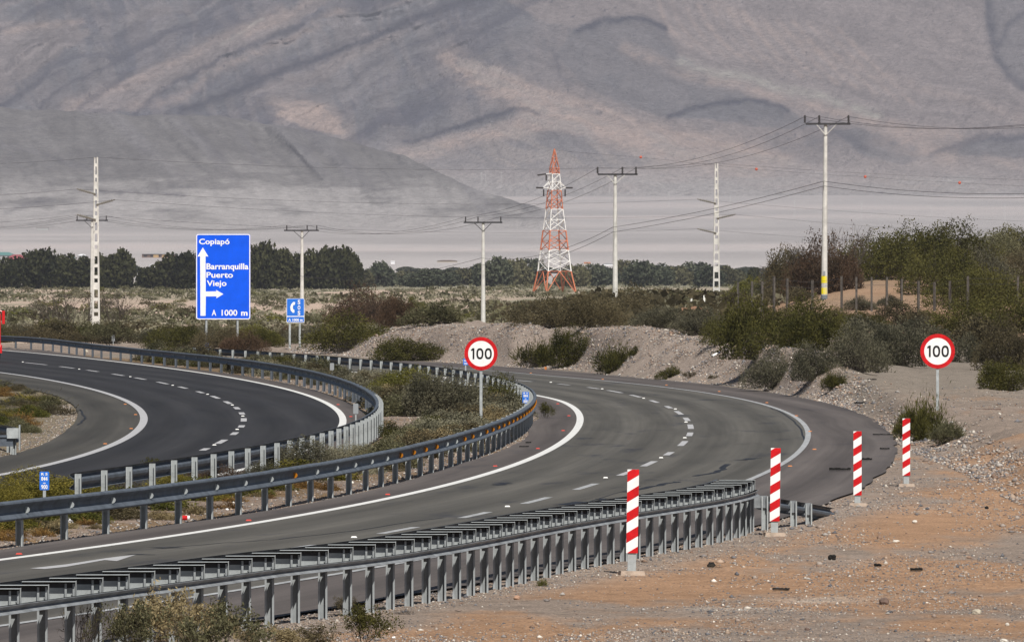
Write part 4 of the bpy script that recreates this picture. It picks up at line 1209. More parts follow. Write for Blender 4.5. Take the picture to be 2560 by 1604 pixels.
def merged(name, kind, items, leafm, seed, keep=900):
    """uncountable filler growth as one object: items are (x, y, w, h)"""
    r = np.random.RandomState(seed); VV = []; QQ = []; SS = []; k = 0
    bush_mesh(kind, 0, leafm); V, Q, sh, mi = _shape[(kind, 0)]
    lf = np.where(mi == 0)[0]
    for (x, y, w, h) in items:
        q = Q[r.choice(lf, min(keep, len(lf)), replace=False)]; a = r.rand() * 6.28; P = V[q.ravel()] * np.array([w / 2, w / 2, h])
        P = P.reshape(-1, 4, 3); c = P.mean(1, keepdims=True); P = (c + (P - c) * (len(lf) / keep) ** .35).reshape(-1, 3)
        P = np.c_[P[:, 0] * math.cos(a) - P[:, 1] * math.sin(a) + x, P[:, 0] * math.sin(a) + P[:, 1] * math.cos(a) + y, P[:, 2] + gz(x, y) - .04]
        VV.append(P); QQ.append(np.arange(len(P)).reshape(-1, 4) + k); k += len(P); SS.append(np.clip(sh[q.ravel()] * .7 + .3 * r.rand() , 0, 1))
    me = np_mesh(name, np.concatenate(VV), np.concatenate(QQ), False, {'v': ('POINT', np.concatenate(SS))})
    link_mesh(name, me, None, [LEAF[leafm]], kind='stuff')


def plain_items(n, seed, hlo, hhi, dlo=640, dhi=2100, ulo=-80, uhi=1830, thr=.42):
    q = random.Random(seed); out = []
    while len(out) < n:
        d = dlo * math.exp(q.random() * math.log(dhi / dlo)); u = q.uniform(ulo, uhi); x = (u - CX) * d / F
        if vnoise(x * .05, d * .012, 88) < thr: continue
        h = q.uniform(hlo, hhi); out.append((x, d, h * q.uniform(2.4, 4.6), h))
    return out


for j, (lf, n_) in enumerate((('sage', 90), ('olive', 60), ('green', 26), ('brown', 30))):
    merged('scrub', 'dome', plain_items(n_, 60 + j, .55, 1.15), lf, 70 + j, 420)
q = random.Random(5)
for j, (lf, n_) in enumerate((('olive', 18), ('sage', 20), ('grey', 18), ('brown', 20))):
    it = []
    while len(it) < n_:
        yy = q.uniform(890, 1190); d = H * F / (yy - HY); a, b = float(l_er(d)) + .8, float(c_el(d)) - 1.0
        if b - a < .6: continue
        x = q.uniform(a, b); u_ = CX + F * x / d
        if u_ < -60 or (880 < u_ < 1080 and 1040 < yy < 1075): continue
        h = q.uniform(.2, .45) * (.5 if 560 < u_ < 960 and d < 262 else 1); it.append((x, d, h * q.uniform(2, 3.5), h))
    merged('undergrowth', 'dome', it, lf, 90 + j, 1100)


def scatter_scrub(n, dlo, dhi, ulo, uhi, leafm, hlo, hhi, seed, thr=.45):
    """uncountable far ground cover, one object"""
    r = np.random.RandomState(seed)
    d = dlo * np.exp(r.rand(n) * math.log(dhi / dlo)); u = ulo + (uhi - ulo) * r.rand(n); x = (u - CX) * d / F
    k = fbm(x * .03, d * .006, 89) > thr; x, d = x[k], d[k]; m_ = len(x)
    q = 26; h = hlo + (hhi - hlo) * r.rand(m_); w = h * (1.2 + r.rand(m_))
    dr = unit(r.randn(m_, q, 3)); dr[..., 2] = np.abs(dr[..., 2])
    P = dr * (.6 + .4 * r.rand(m_, q, 1)) * np.stack([w, w, h], -1)[:, None] + np.stack([x, d, ground_z(x, d)], -1)[:, None]
    P = P.reshape(-1, 3); s = np.repeat(h, q)[:, None] * (.16 + .16 * r.rand(len(P), 1))
    A = unit(r.randn(len(P), 3)); Bv = unit(np.cross(A, r.randn(len(P), 3)))
    V, Q = quads(P, A, Bv, s * 1.2, s)
    sh = np.repeat(np.clip(np.repeat(r.rand(m_), q) * .7 + .3 * r.rand(len(P)), 0, 1), 4)
    me = np_mesh('scrub', V, Q, False, {'v': ('POINT', sh)}); link_mesh('scrub', me, None, [LEAF[leafm]], kind='stuff')


scatter_scrub(4200, 620, 3100, -300, 2000, 'sage', .3, .8, 1, .44)
scatter_scrub(1300, 900, 3200, -300, 2000, 'olive', .5, 1.2, 2, .50)
scatter_scrub(700, 560, 1300, 1250, 1900, 'brown', .4, 1.2, 3, .42)

# the shrub covered dune on the right
HL = [(1965, 742, 130, 78, 'bare', 'rust'), (1990, 735, 160, 100, 'big', 'brown'), (2060, 735, 170, 120, 'big', 'rust'), (2030, 720, 120, 110, 'bare', 'brown'), (2110, 715, 130, 140, 'bare', 'rust'), (2200, 700, 200, 100, 'big', 'dark'), (2290, 690, 220, 110, 'big', 'dark'), (2380, 672, 220, 96, 'big', 'dark'), (2470, 665, 180, 75, 'big', 'olive'), (2550, 660, 170, 80, 'big', 'dark'), (2360, 735, 190, 100, 'big', 'dark'), (2450, 725, 170, 90, 'big', 'grey'), (2550, 700, 160, 58, 'big', 'brown'), (2520, 760, 190, 70, 'big', 'dark'), (2420, 770, 190, 90, 'big', 'dark'), (2520, 830, 230, 95, 'big', 'dark'), (2420, 850, 200, 90, 'big', 'dark'), (2300, 812, 120, 34, 'big', 'dark'), (2240, 815, 150, 56, 'dome', 'brown'), (2165, 822, 110, 40, 'big', 'dark'), (2090, 815, 100, 38, 'big', 'dark'), (1900, 748, 110, 34, 'dome', 'olive'), (1950, 760, 110, 36, 'dome', 'brown'), (2010, 752, 80, 30, 'dome', 'brown'), (2148, 775, 80, 30, 'dome', 'grey'), (2225, 766, 60, 24, 'dome', 'grey'), (1860, 758, 90, 50, 'loose', 'green'), (1890, 745, 90, 52, 'loose', 'green'), (1840, 775, 120, 40, 'dome', 'brown'), (1960, 820, 190, 50, 'dome', 'brown'), (2060, 845, 150, 50, 'dome', 'brown'), (2180, 850, 170, 50, 'dome', 'grey'), (2290, 860, 170, 56, 'dome', 'grey'), (1975, 700, 90, 42, 'bare', 'rust'), (2475, 905, 160, 70, 'dome', 'brown'), (2560, 600, 120, 33, 'big', 'olive'), (2330, 600, 110, 33, 'spike', 'dark'), (2260, 650, 150, 50, 'big', 'dark'), (2440, 640, 170, 42, 'big', 'grey')]
HL.sort(key=lambda t_: t_[0])
HROW = lambda y_: 0 if y_ < 705 else 1 if y_ < 746 else 2 if y_ < 790 else 3
HCOL = lambda u_: 0 if u_ < 2110 else 1 if u_ < 2240 else 2 if u_ < 2400 else 3
HD = {'big': 'dense', 'bare': 'leafless thorny', 'dome': 'low rounded', 'loose': 'sparse', 'spike': 'spiky'}
for (u, yb, w, h, k, lf) in HL:
    row = 'on the crest of the dune' if yb < 705 else 'behind the fence on the dune' if yb < 746 else 'in front of the dune fence' if yb < 790 else 'below the dune'
    col_ = 'near the tall pole' if u < 2110 else 'under the mid crest' if u < 2240 else 'above the right speed sign' if u < 2400 else 'by the right edge'
    key_ = (k, lf, row, col_); tot = [q_ for q_ in HL if q_[4] == k and q_[5] == lf and HROW(q_[1]) == HROW(yb) and HCOL(q_[0]) == HCOL(u)]
    pre = '' if len(tot) == 1 else ['leftmost ', 'second ', 'rightmost ', 'fourth '][min(3, 2 if tot.index((u, yb, w, h, k, lf)) == len(tot) - 1 else tot.index((u, yb, w, h, k, lf)))]
    pbush(u, yb, w, h, k, lf, '%s%s %s %s, %s' % (pre, HD[k], KL[lf], row, col_), HD[k] + ' ' + KL[lf] + 's covering the dune at the right', dlo=425, depth=w / 38.0)


# ------------------------------------------------------------------ trees of the far tree line
def tree_meshes(seed, nl=4200):
    r = np.random.RandomState(seed); L = 16
    a = r.rand(L) * 6.28; rr_ = .62 * r.rand(L) ** .5; cx, cy = rr_ * np.cos(a), rr_ * np.sin(a)
    cz = .30 + .42 * (1 - (rr_ / .62) ** 2) * (.65 + .35 * r.rand(L)); rad = .18 + .14 * r.rand(L)
    li = r.choice(L, nl, p=rad ** 2 / (rad ** 2).sum()); dr = unit(r.randn(nl, 3))
    lump = 1 + (vnoise(dr[:, 0] * 3 + li * 5, dr[:, 1] * 3 + dr[:, 2] * 3, seed) - .5) * .6
    P = np.c_[cx[li], cy[li], cz[li]] + dr * (rad[li] * (.7 + .3 * r.rand(nl)) * lump)[:, None]
    P[:, 2] = np.where(r.rand(nl) < .14, r.rand(nl) * .35, P[:, 2]); P[:, 2] = np.clip(P[:, 2], .02 + .08 * r.rand(nl), 1.1)
    A = unit(r.randn(nl, 3)); Bv = unit(np.cross(A, r.randn(nl, 3))); s = .042 * (.6 + .9 * r.rand(nl))[:, None]
    V, Q = quads(P, A, Bv, s * 1.2, s * .9)
    sh = np.clip(.5 + (vnoise(P[:, 0] * 5, P[:, 1] * 5 + P[:, 2] * 6, seed) - .5) + (r.rand(nl) - .5) * .4, 0, 1)
    crown = np_mesh('crown', V, Q, False, {'v': ('POINT', np.repeat(sh, 4))})
    t = MB(); t.tube((0, 0, -.03), (0.02, 0, .3), .035, .025, 7)
    for i in range(6):
        t.tube((0.02, 0, .22 + .02 * i), (cx[i], cy[i], cz[i]), .016, .006, 5)
    trunk = t.mesh('trunk'); trunk.materials.append(M['bark'])
    return crown, trunk


TM = [tree_meshes(40 + i) for i in range(5)]
CR = {}


def tree(u, ybase, wpx, hpx, d, leafm, label, group=None):
    x = (u - CX) * d / F; s = F / d; z = H - (ybase - HY) * d / F; z = min(z, gz(x, d))
    i = int(abs(u) * 7) % 5; key = (i, leafm)
    if key not in CR:
        c = TM[i][0].copy(); c.materials.append(LEAF[leafm]); CR[key] = c
    t = empty('tree', label, 'tree', (x, d, z), rnd.random() * 6.28, group)
    t.scale = (wpx / s / 1.65, wpx / s / 1.65, (hpx / s) / 1.0)
    link_mesh('crown', CR[key], t); link_mesh('trunk', TM[i][1], t)


TL = [(-25, 92), (30, 96), (78, 108), (118, 112), (165, 104), (205, 96), (262, 100), (300, 118), (400, 86), (440, 108), (478, 104), (640, 124), (668, 132), (705, 118), (745, 104), (790, 116), (828, 124), (858, 122)]
TN = ['at the left edge of the picture', 'second from the left edge', 'third from the left edge', 'tallest of the left group', 'left of the pole pair', 'directly left of the pole pair', 'just right of the pole pair',
      'tallest right of the pole pair', 'beginning the third group', 'in the third group left of the direction sign', 'half behind the direction sign',
      'just right of the direction sign', 'tallest right of the direction sign', 'left of the utility pole', 'behind the utility pole', 'right of the utility pole', 'tallest at the right end of the line', 'last at the right end of the line']
for (u, h), tn in zip(TL, TN):
    tree(u, 723, 98 + (u * 13 % 27), h - 10 + (u * 7 % 9), 2350, 'tree', 'dark green round tree ' + tn, 'orchard trees in the dark left tree line')
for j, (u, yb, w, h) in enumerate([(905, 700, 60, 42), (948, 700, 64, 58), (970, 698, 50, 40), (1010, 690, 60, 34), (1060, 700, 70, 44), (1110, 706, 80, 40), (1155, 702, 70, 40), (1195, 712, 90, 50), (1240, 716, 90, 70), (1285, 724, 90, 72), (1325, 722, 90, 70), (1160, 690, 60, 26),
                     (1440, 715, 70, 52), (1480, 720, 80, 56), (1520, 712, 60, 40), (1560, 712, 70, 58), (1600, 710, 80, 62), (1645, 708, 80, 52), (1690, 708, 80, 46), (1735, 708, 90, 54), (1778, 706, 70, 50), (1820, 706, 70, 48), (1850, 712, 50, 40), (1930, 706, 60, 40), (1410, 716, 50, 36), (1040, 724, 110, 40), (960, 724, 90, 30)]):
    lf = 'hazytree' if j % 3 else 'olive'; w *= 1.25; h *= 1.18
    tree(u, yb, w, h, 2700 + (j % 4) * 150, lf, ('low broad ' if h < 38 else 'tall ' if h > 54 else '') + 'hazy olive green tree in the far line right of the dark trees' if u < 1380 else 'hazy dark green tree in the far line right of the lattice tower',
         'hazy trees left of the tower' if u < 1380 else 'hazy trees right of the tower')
tree(1886, 714, 46, 58, 2300, 'tree', 'single round dark tree standing free left of the dune')
for j, u in enumerate(range(-40, 2000, 62)):
    tree(u + rnd.uniform(-20, 20), 672 + rnd.uniform(-4, 3), rnd.uniform(40, 90), rnd.uniform(14, 26), 4300, 'hazytree', 'tiny pale tree on the horizon of the plain', 'tiny trees on the horizon of the plain')

# ------------------------------------------------------------------ guardrails
WP = [(0, .0), (.03, .004), (.075, .018), (.082, .035), (.075, .05), (.02, .10), (.0, .13), (.0, .18), (.02, .205), (.075, .248), (.082, .265), (.075, .29), (.035, .305), (0, .31)]


def beam_mesh(name, path, prof, side, base, m, parent, thick=.006, h=None):
    """path: list of (x,y); prof: offsets (out, up); side +1: bulges to +X"""
    P = [Vector((p[0], p[1], 0)) for p in path]; V = []; n = len(prof); Fc = []
    for i, p in enumerate(P):
        t = (P[min(i + 1, len(P) - 1)] - P[max(i - 1, 0)]).normalized(); nn = Vector((t.y, -t.x, 0)) * side
        zb = base if h is None else h[i]
        for o, z in prof: V.append(p + nn * o + Vector((0, 0, zb + z)))
        for o, z in prof: V.append(p + nn * (o - thick) + Vector((0, 0, zb + z)))
    for i in range(len(P) - 1):
        for k in (0, n):
            for j in range(n - 1):
                a = i * 2 * n + k + j; b = a + 2 * n
                Fc.append((a, b, b + 1, a + 1) if k == 0 else (a, a + 1, b + 1, b))
        for j in (0, n - 1):
            a = i * 2 * n + j; b = a + 2 * n; Fc.append((a, a + n, b + n, b))
    for i in (0, len(P) - 1):
        for j in range(n - 1):
            a = i * 2 * n + j; Fc.append((a, a + 1, a + n + 1, a + n))
    me = bpy.data.meshes.new(name); me.from_pydata([tuple(v) for v in V], [], Fc); me.update()
    return link_mesh(name, me, parent, [m])


def cpost_mesh(h, w=.11, dp=.07, lip=.022, t=.006, below=.3):
    m = MB(); z = (h - below) / 2 if False else (h + -below) / 2; L = h + below
    m.box((0, dp / 2, z), (w, t, L))
    for s in (-1, 1):
        m.box((s * (w / 2 - t / 2), -t / 2, z), (t, dp - t - .001, L))
        m.box((s * (w / 2 - lip / 2), -dp / 2 - t / 2 - .001, z), (lip, t, L))
    me = m.mesh('post'); me.materials.append(M['steel_pale']); return me


def place(me, name, parent, loc, rz=0, **t):
    o = bpy.data.objects.new(name, me); COL.objects.link(o); o.parent = parent; o.location = loc; o.rotation_euler = (0, 0, rz); S(o, **t); return o


def rail_positions(f, d0, d1, step):
    out = []; d = d0
    while d < d1:
        sl_ = float(f(d + .5) - f(d - .5)); out.append((float(f(d)), d, math.atan2(-sl_, 1))); d += (step(d) if callable(step) else step) / math.hypot(1, sl_)
    return out


# reflector: small half moon plate standing in the valley of the beam
def reflector_mesh(mt):
    m = MB(); k = 8
    pts = [(.0, -.055)] + [(.075 * math.sin(math.pi * i / k), -.055 * math.cos(math.pi * i / k)) for i in range(1, k)] + [(.0, .055)]
    m.prism(pts, -.006, .006); me = m.mesh('reflector'); me.materials.append(mt); return me


RF_A = reflector_mesh(M['amber']); RF_S = reflector_mesh(M['steel_pale'])


def w_rail(label, f, d0, d1, step, side, top, amber=None, group='steel guardrails'):
    pos = rail_positions(f, d0, d1, step)
    x0, y0, _ = pos[0]
    t = empty('guardrail', label, 'guardrail', (x0, y0, 0), 0, group)
    pm_ = cpost_mesh(top - .02)
    pm_shaded = pm_.copy(); pm_shaded.materials[0] = M['steel']  # same post in darker steel: shade on the far left posts put into the colour
    pts = [(p[0] - x0, p[1] - y0) for p in pos]
    for i, (x, y, a) in enumerate(pos):
        zb = 0
        place(pm_shaded if side < 0 and y > 262 else pm_, 'post', t, (x - x0 - side * .075, y - y0, zb), a)
        am = amber(i, y) if amber else None
        if am is not None:
            place(RF_A if am else RF_S, 'reflector', t, (x - x0 + side * .012, y - y0, top - .155), a + (0 if side > 0 else math.pi), label='amber reflector' if am else None)
    for i in range(0, len(pts) - 1, 2):
        seg = []
        for k in range(i, min(i + 2, len(pts) - 1)):
            (xa, ya), (xb, yb) = pts[k], pts[k + 1]
            for q in range(4):
                yy = ya + (yb - ya) * q / 4; seg.append((float(f(yy + y0)) - x0, yy))
        seg.append(pts[min(i + 2, len(pts) - 1)])
        beam_mesh('beam', seg, WP, side, top - .31 + (.004 if (i // 2) % 2 else 0), M['steel'], t)
    return t


ambs = {160.8, 167}
def amb(i, y):
    u_ = CX + F * float(c_rail(y)) / y
    if y > 262: return None
    near = min(abs(u_ - a) for a in (329, 418, 711, 1019, 1062, 1162, 1234, 1268))
    return near < 26 or y > 222


w_rail('long curved guardrail on the right side of the median with amber reflectors', c_rail, 116, 421, lambda d: float(np.interp(d, [250, 320, 480], [2.94, 3.9, 4.2])), 1, .70, amb)
w_rail('guardrail sweeping round the outside of the left carriageway', l_rail, 156.4, 600, lambda d: float(np.interp(d, [250, 300, 340, 480], [2.86, 4.4, 5.2, 6.6])), -1, .66, lambda i, y: (i % 1 == 0 and y > 238 and False) or (False if 238 < y < 600 else None))

# heavy barrier on the near right verge: posts, spacers, front beam and rear strip
N_pts = [(711, 1560), (820, 1545), (978, 1519.6), (1028, 1513), (1075, 1503.7), (1121, 1494.5), (1162, 1488), (1202, 1477), (1245, 1466.6), (1284, 1460), (1322, 1449), (1359, 1440), (1395, 1432), (1428, 1424), (1463, 1416), (1530, 1407), (1619, 1391), (1676, 1380), (1727, 1371), (1774, 1359), (1818, 1348), (1861, 1335), (1884, 1328.7)]
c_near = curve(N_pts, 5)
pos = rail_positions(c_near, 89.5, 143.2, 1.115)
x0, y0, _ = pos[0]
nb = empty('barrier', 'heavy steel barrier with rows of spacers along the near verge', 'guardrail', (x0, y0, 0), 0, 'steel guardrails')
pm_ = cpost_mesh(.82, .112, .08, .024); pm_.materials[0] = mat('post_zinc', (.34, .365, .38), .6, .1, var=.35, vscale=2.2, spec=.25)
sp = MB()
sp.box((-.2275, 0, .695), (.585, .006, .15)); sp.box((-.2275, -.004, .806), (.585, .006, .068), m=1); sp.box((-.2275, -.055, .8425), (.585, .115, .005)); sp.box((-.2275, -.02, .6175), (.585, .045, .005))  # dark upper strip paints in the shade below the top flange
sp.box((.0675, .012, .73), (.005, .15, .235))
spm = sp.mesh('spacer'); spm.materials.append(M['steel_pale']); spm.materials.append(M['iron_and_shade'])
bolt = ball(.017, 6, 4).mesh('bolt'); bolt.materials.append(M['steel_pale'])
for i, (x, y, a) in enumerate(pos):
    place(pm_, 'post', nb, (x - x0, y - y0, 0), 0)
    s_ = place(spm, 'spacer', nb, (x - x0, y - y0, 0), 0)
    place(bolt, 'bolt', s_, (.03, -.008, .70))
pts = [(p[0] - x0, p[1] - y0) for p in pos]
V3 = [(0, 0), (.012, .002), (.052, .03), (.012, .058), (.012, .062), (.052, .09), (.012, .118), (0, .12)]
for i in range(0, len(pts) - 1, 4):
    k = min(i + 4, len(pts) - 1)
    beam_mesh('rear_strip', [(p[0] + .07, p[1]) for p in pts[i:k + 1]], [(0, 0), (.075, .0), (.078, .004), (.010, .045), (.060, .091), (.057, .095), (0, .095)], 1, .588 + (.002 if (i // 4) % 2 else 0), M['steel_mid'], nb)
    beam_mesh('beam', [(p[0] - .535, p[1]) for p in pts[i:k + 1]], WP, -1, .545 + (.003 if (i // 4) % 2 else 0), M['steel'], nb)
    place(bolt, 'bolt', nb, (pts[i][0] + .125, pts[i][1] + .25, .635)); place(bolt, 'bolt', nb, (pts[i][0] + .125, pts[i][1] + .55, .635))
# ramped end of the barrier
te = empty('guardrail_end', 'low ramped end of the barrier sinking into the ground', 'guardrail', (*gp(1912, 1326), 0), 0, 'steel guardrails')
E_ = [(1912, 1327, .57), (1946, 1322, .50), (1984, 1317, .43), (2022, 1312, .36)]
ex, ey = gp(1912, 1326)
pp = []
for u, y, h in E_:
    x, yy = gp(u, y); pp.append((x - ex, yy - ey, h))
    if u != 1946:
        place(cpost_mesh(h, .11, .07, .022), 'post', te, (x - ex, yy - ey, 0), 0)
    p_ = MB()
    p_.box((-.12, 0, h - .10), (.30, .006, .2)); p_.box((.03, 0, h - .10), (.006, .12, .21))
    p_.obj('spacer', M['steel_mid'], te).location = (x - ex, yy - ey, .01)
xe, ye = gp(2095, 1286); pp.append((xe - ex, ye - ey, .10))
beam_mesh('beam', [(a - .06, b) for a, b, c in pp], [(o, z * .75) for o, z in WP], -1, 0, M['steel'], te, h=[c - .22 for a, b, c in pp])

# ------------------------------------------------------------------ short guardrail end at the far left edge
t = empty('guardrail_end', 'short guardrail end with a square end plate at the left edge', 'guardrail', (*gp(46, 1136), 0), 0, 'steel guardrails')
ex, ey = gp(46, 1136); s = F / ey
for k, dx in enumerate((0, -15, -34)):
    place(cpost_mesh(.55, .09), 'post', t, (dx / s - .1, k * 1.6 + .1, 0))
beam_mesh('beam', [(-.06, 0), (-.12, 1.5), (-.34, 3.4), (-.9, 7)], WP, 1, .28, M['steel'], t)
b = MB(); b.box((-.12, -.06, .50), (.28, .02, .24)); b.box((.03, 0, .40), (.03, .2, .58)); b.obj('end_plate', M['steel_pale'], t)
b = MB(); b.box((-.28, -.03, .43), (.32, .03, .05)); b.box((-.28, -.03, .22), (.32, .03, .05)); b.box((-.28, 0, .33), (.30, .02, .2)); b.obj('terminal', M['steel'], t)


# ------------------------------------------------------------------ striped bollards
def striped_post(u, ytop, ystripe, ybase, wpx, label, seed):
    d = H * F / (ybase - HY); s = F / d; x = (u - CX) / s
    w = wpx / s; top = (ybase - ytop) / s; bot = (ybase - ystripe) / s; z = gz(x, d)
    t = empty('marker_post', label, 'marker post', (x, d, z - .01), 0, 'red and white striped marker posts on the verge')
    b = MB(); b.box((0, .045, top / 2 - .1), (w * .72, .06, top + .2)); b.obj('stake', M['backgrey'] if False else M['steel_pale'], t)
    # panel with real diagonal bands, cut by polygons
    y0_, y1_ = -.002, .012
    bk = MB(); bk.box((0, .008, (top + bot) / 2), (w, .012, top - bot)); bk.obj('panel', M['signwhite'], t)
    n = 6; per = (top - bot) / 4.12; rise = w * .62; hw = w / 2
    red = MB(); white = MB()

    def clip(poly, zlo, zhi):
        def cl(P, f, g):
            o = []
            for i in range(len(P)):
                a, b_ = P[i], P[(i + 1) % len(P)]
                if f(a): o.append(a)
                if f(a) != f(b_): o.append(g(a, b_))
            return o
        P = cl(poly, lambda p: p[1] >= zlo - 1e-9, lambda a, b_: (a[0] + (b_[0] - a[0]) * (zlo - a[1]) / (b_[1] - a[1]), zlo))
        if len(P) < 3: return []
        return cl(P, lambda p: p[1] <= zhi + 1e-9, lambda a, b_: (a[0] + (b_[0] - a[0]) * (zhi - a[1]) / (b_[1] - a[1]), zhi))
    for i in range(-1, 8):
        z1 = top + rise * .10 - i * per; z0 = z1 - per * .48
        P = clip([(-hw, z0 - rise / 2), (hw, z0 + rise / 2), (hw, z1 + rise / 2), (-hw, z1 - rise / 2)], bot, top)
        if len(P) >= 3: b = MB(); b.prism(P, -.001, .004); b.obj('red_band', M['red'], t)
    sl = MB(); sl.box((.0, .0, .02), (w * 2.2, .28, .10), rz=.12 * (seed % 3 - 1), taper=.93); sl.obj('footing', M['slab'], t)
    t.rotation_euler = ((seed % 2) * .01, [.012, .004, .016][seed % 3] * (1 if seed == 2 else -.4), 0)


striped_post(1579, 1166, 1375, 1432, 29, 'nearest and tallest striped post in front of the near barrier', 2)
striped_post(1936, 1118, 1301, 1340, 24.5, 'second striped post standing at the end of the barrier', 2)
striped_post(2144, 1073, 1233, 1262, 20.5, 'third striped post beyond the end of the barrier', 1)
striped_post(2266, 1041, 1184, 1213, 19, 'farthest striped post beside the spiky shrub', 1)


# ------------------------------------------------------------------ lettering
def text_mesh(s, size, m, parent, x, z, y=-.012, align='LEFT', xs=1.0, bold=0.0, name='lettering', width=None, depth=.002):
    cu = bpy.data.curves.new('txt', 'FONT'); cu.body = s; cu.size = 1; cu.align_x = align; cu.extrude = 0; cu.offset = bold; cu.resolution_u = 3
    o = bpy.data.objects.new('txt', cu); COL.objects.link(o)
    me = bpy.data.meshes.new_from_object(o.evaluated_get(bpy.context.evaluated_depsgraph_get()))
    bpy.data.objects.remove(o); bpy.data.curves.remove(cu)
    k = size / .70     # cap height of the built in font is about .70
    vs = np.array([v.co[:] for v in me.vertices]); wx = vs[:, 0].max() - vs[:, 0].min()
    kx = width / wx if width else k * xs
    x_off = -vs[:, 0].min() * kx if align == 'LEFT' else -(vs[:, 0].min() + vs[:, 0].max()) / 2 * kx
    for v in me.vertices:
        vx, vy = v.co.x, v.co.y
        v.co = (vx * kx + x_off, 0, vy * k)
    me.name = name; me.materials.clear(); me.materials.append(m)
    ob = link_mesh(name, me, parent); ob.location = (x, y, z)
    return ob


def rrect(w, h, r, n=5):
    P = []
    for cx_, cz_, a0 in ((w / 2 - r, h / 2 - r, 0), (-w / 2 + r, h / 2 - r, 90), (-w / 2 + r, -h / 2 + r, 180), (w / 2 - r, -h / 2 + r, 270)):
        for i in range(n + 1):
            a = math.radians(a0 + 90 * i / n); P.append((cx_ + r * math.cos(a), cz_ + r * math.sin(a)))
    return P[::-1]


def plate(w, h, r, y0_, y1_, cz, m, name, parent, cx_=0, **k):
    b = MB(); b.prism([(x + cx_, z + cz) for x, z in rrect(w, h, r)], y0_, y1_); return b.obj(name, m, parent, **k)


def ring(r0, r1, y0_, y1_, n=48):
    m = MB(); V = []
    for yy in (y0_, y1_):
        for r_ in (r0, r1):
            V += [(r_ * math.cos(2 * math.pi * i / n), yy, r_ * math.sin(2 * math.pi * i / n)) for i in range(n)]
    Fc = []
    for i in range(n):
        j = (i + 1) % n
        Fc += [(i, n + i, n + j, j), (2 * n + i, 2 * n + j, 3 * n + j, 3 * n + i), (n + i, 3 * n + i, 3 * n + j, n + j), (i, j, 2 * n + j, 2 * n + i)]
    return m.add(V, Fc)


def disc(r_, y0_, y1_, n=48):
    return MB().prism([(r_ * math.cos(-2 * math.pi * i / n), r_ * math.sin(-2 * math.pi * i / n)) for i in range(n)], y0_, y1_)


def digit0(cx_, w, h, st, m, parent, cz=0):
    n = 28; V = []
    for yy in (-.016, -.013):
        for k in (0, 1):
            a, b = (w / 2 - k * st, h / 2 - k * st * 1.05)
            V += [(cx_ + a * math.copysign(abs(math.cos(q)) ** .8, math.cos(q)), yy, cz + b * math.copysign(abs(math.sin(q)) ** .9, math.sin(q))) for q in [2 * math.pi * i / n for i in range(n)]]
    Fc = []
    for i in range(n):
        j = (i + 1) % n
        Fc += [(n + i, i, j, n + j), (2 * n + i, 3 * n + i, 3 * n + j, 2 * n + j), (i, 2 * n + i, 2 * n + j, j), (n + i, n + j, 3 * n + j, 3 * n + i)]
    MB().add(V, Fc).obj('digit', m, parent)


def speed_sign(u, yc, dpx, d, ybase, label, rz=0):
    s = F / d; x = (u - CX) / s; R = dpx / s / 2; zc = H - (yc - HY) / s; zb = gz(x, d)
    t = empty('speed_limit_sign', label, 'speed sign', (x, d, zb), rz, 'round speed limit signs reading 100')
    h = zc - zb
    b = MB(); b.box((0, .035, h / 2), (.075, .05, h + .3)); b.obj('pole', M['steel_pale'], t)
    f = disc(R, -.002, .006).obj('plate', M['backgrey'], t); f.location.z = h
    w = disc(R * .80, -.008, -.002).obj('face', M['signwhite'], f)
    r_ = ring(R * .775, R, -.012, -.0025).obj('rim', M['red'], f)
    hh = R * .66
    one = MB(); cx_ = -R * .45; st = R * .105
    one.prism([(cx_ - st / 2, -hh / 2), (cx_ - st / 2, hh * .30), (cx_ - R * .15, hh * .26), (cx_ - R * .15, hh * .36), (cx_ - st / 2, hh * .5), (cx_ + st / 2, hh * .5), (cx_ + st / 2, -hh / 2)], -.016, -.013)
    one.obj('digit', M['black'], f)
    digit0(-R * .065, R * .43, hh, R * .105, M['black'], f); digit0(R * .44, R * .43, hh, R * .105, M['black'], f)


speed_sign(1202.5, 883.5, 83, 236, 1075, 'round 100 speed limit sign in the median behind the guardrail')
speed_sign(2344, 877.5, 86.5, 238, 1068, 'round 100 speed limit sign on the right verge above the spiky shrub')

# ------------------------------------------------------------------ big direction sign
d = 520.0; s = F / d; cx_ = (558.0 - CX) / s; zc = H - (691.5 - HY) / s; W_, H_ = 136 / s, 214 / s
zb = gz(cx_, d)
t = empty('direction_sign', 'tall blue direction sign reading Copiapó, Barranquilla, Puerto Viejo, A 1000 m', 'road sign', (cx_, d, zb))
hz_ = zc - zb
pl = plate(W_, H_, .14, 0, .05, 0, M['blue'], 'panel', t); pl.location.z = hz_
# white border line
bd = MB(); o_ = rrect(W_ - .02, H_ - .02, .13); i_ = rrect(W_ - .13, H_ - .13, .08); n = len(o_)
V = [(x, -.008, z) for x, z in o_] + [(x, -.008, z) for x, z in i_] + [(x, -.001, z) for x, z in o_] + [(x, -.001, z) for x, z in i_]
Fc = []
for i in range(n):
    j = (i + 1) % n; Fc += [(i, n + i, n + j, j)[::-1], (i, j, 2 * n + j, 2 * n + i)[::-1], (n + i, 3 * n + i, 3 * n + j, n + j)[::-1]]
bd.add(V, Fc).obj('border', M['signwhite'], pl)
K = W_ / 570.0
PX = lambda a: (a - 285) * K
PZ = lambda b: (449 - b) * K
text_mesh('Copiapó', 56 * K, M['signwhite'], pl, PX(32), PZ(108), -.01, width=(352 - 32) * K, bold=.022)
text_mesh('Barranquilla', 60 * K, M['signwhite'], pl, PX(109), PZ(370), -.01, width=(550 - 109) * K, bold=.026)
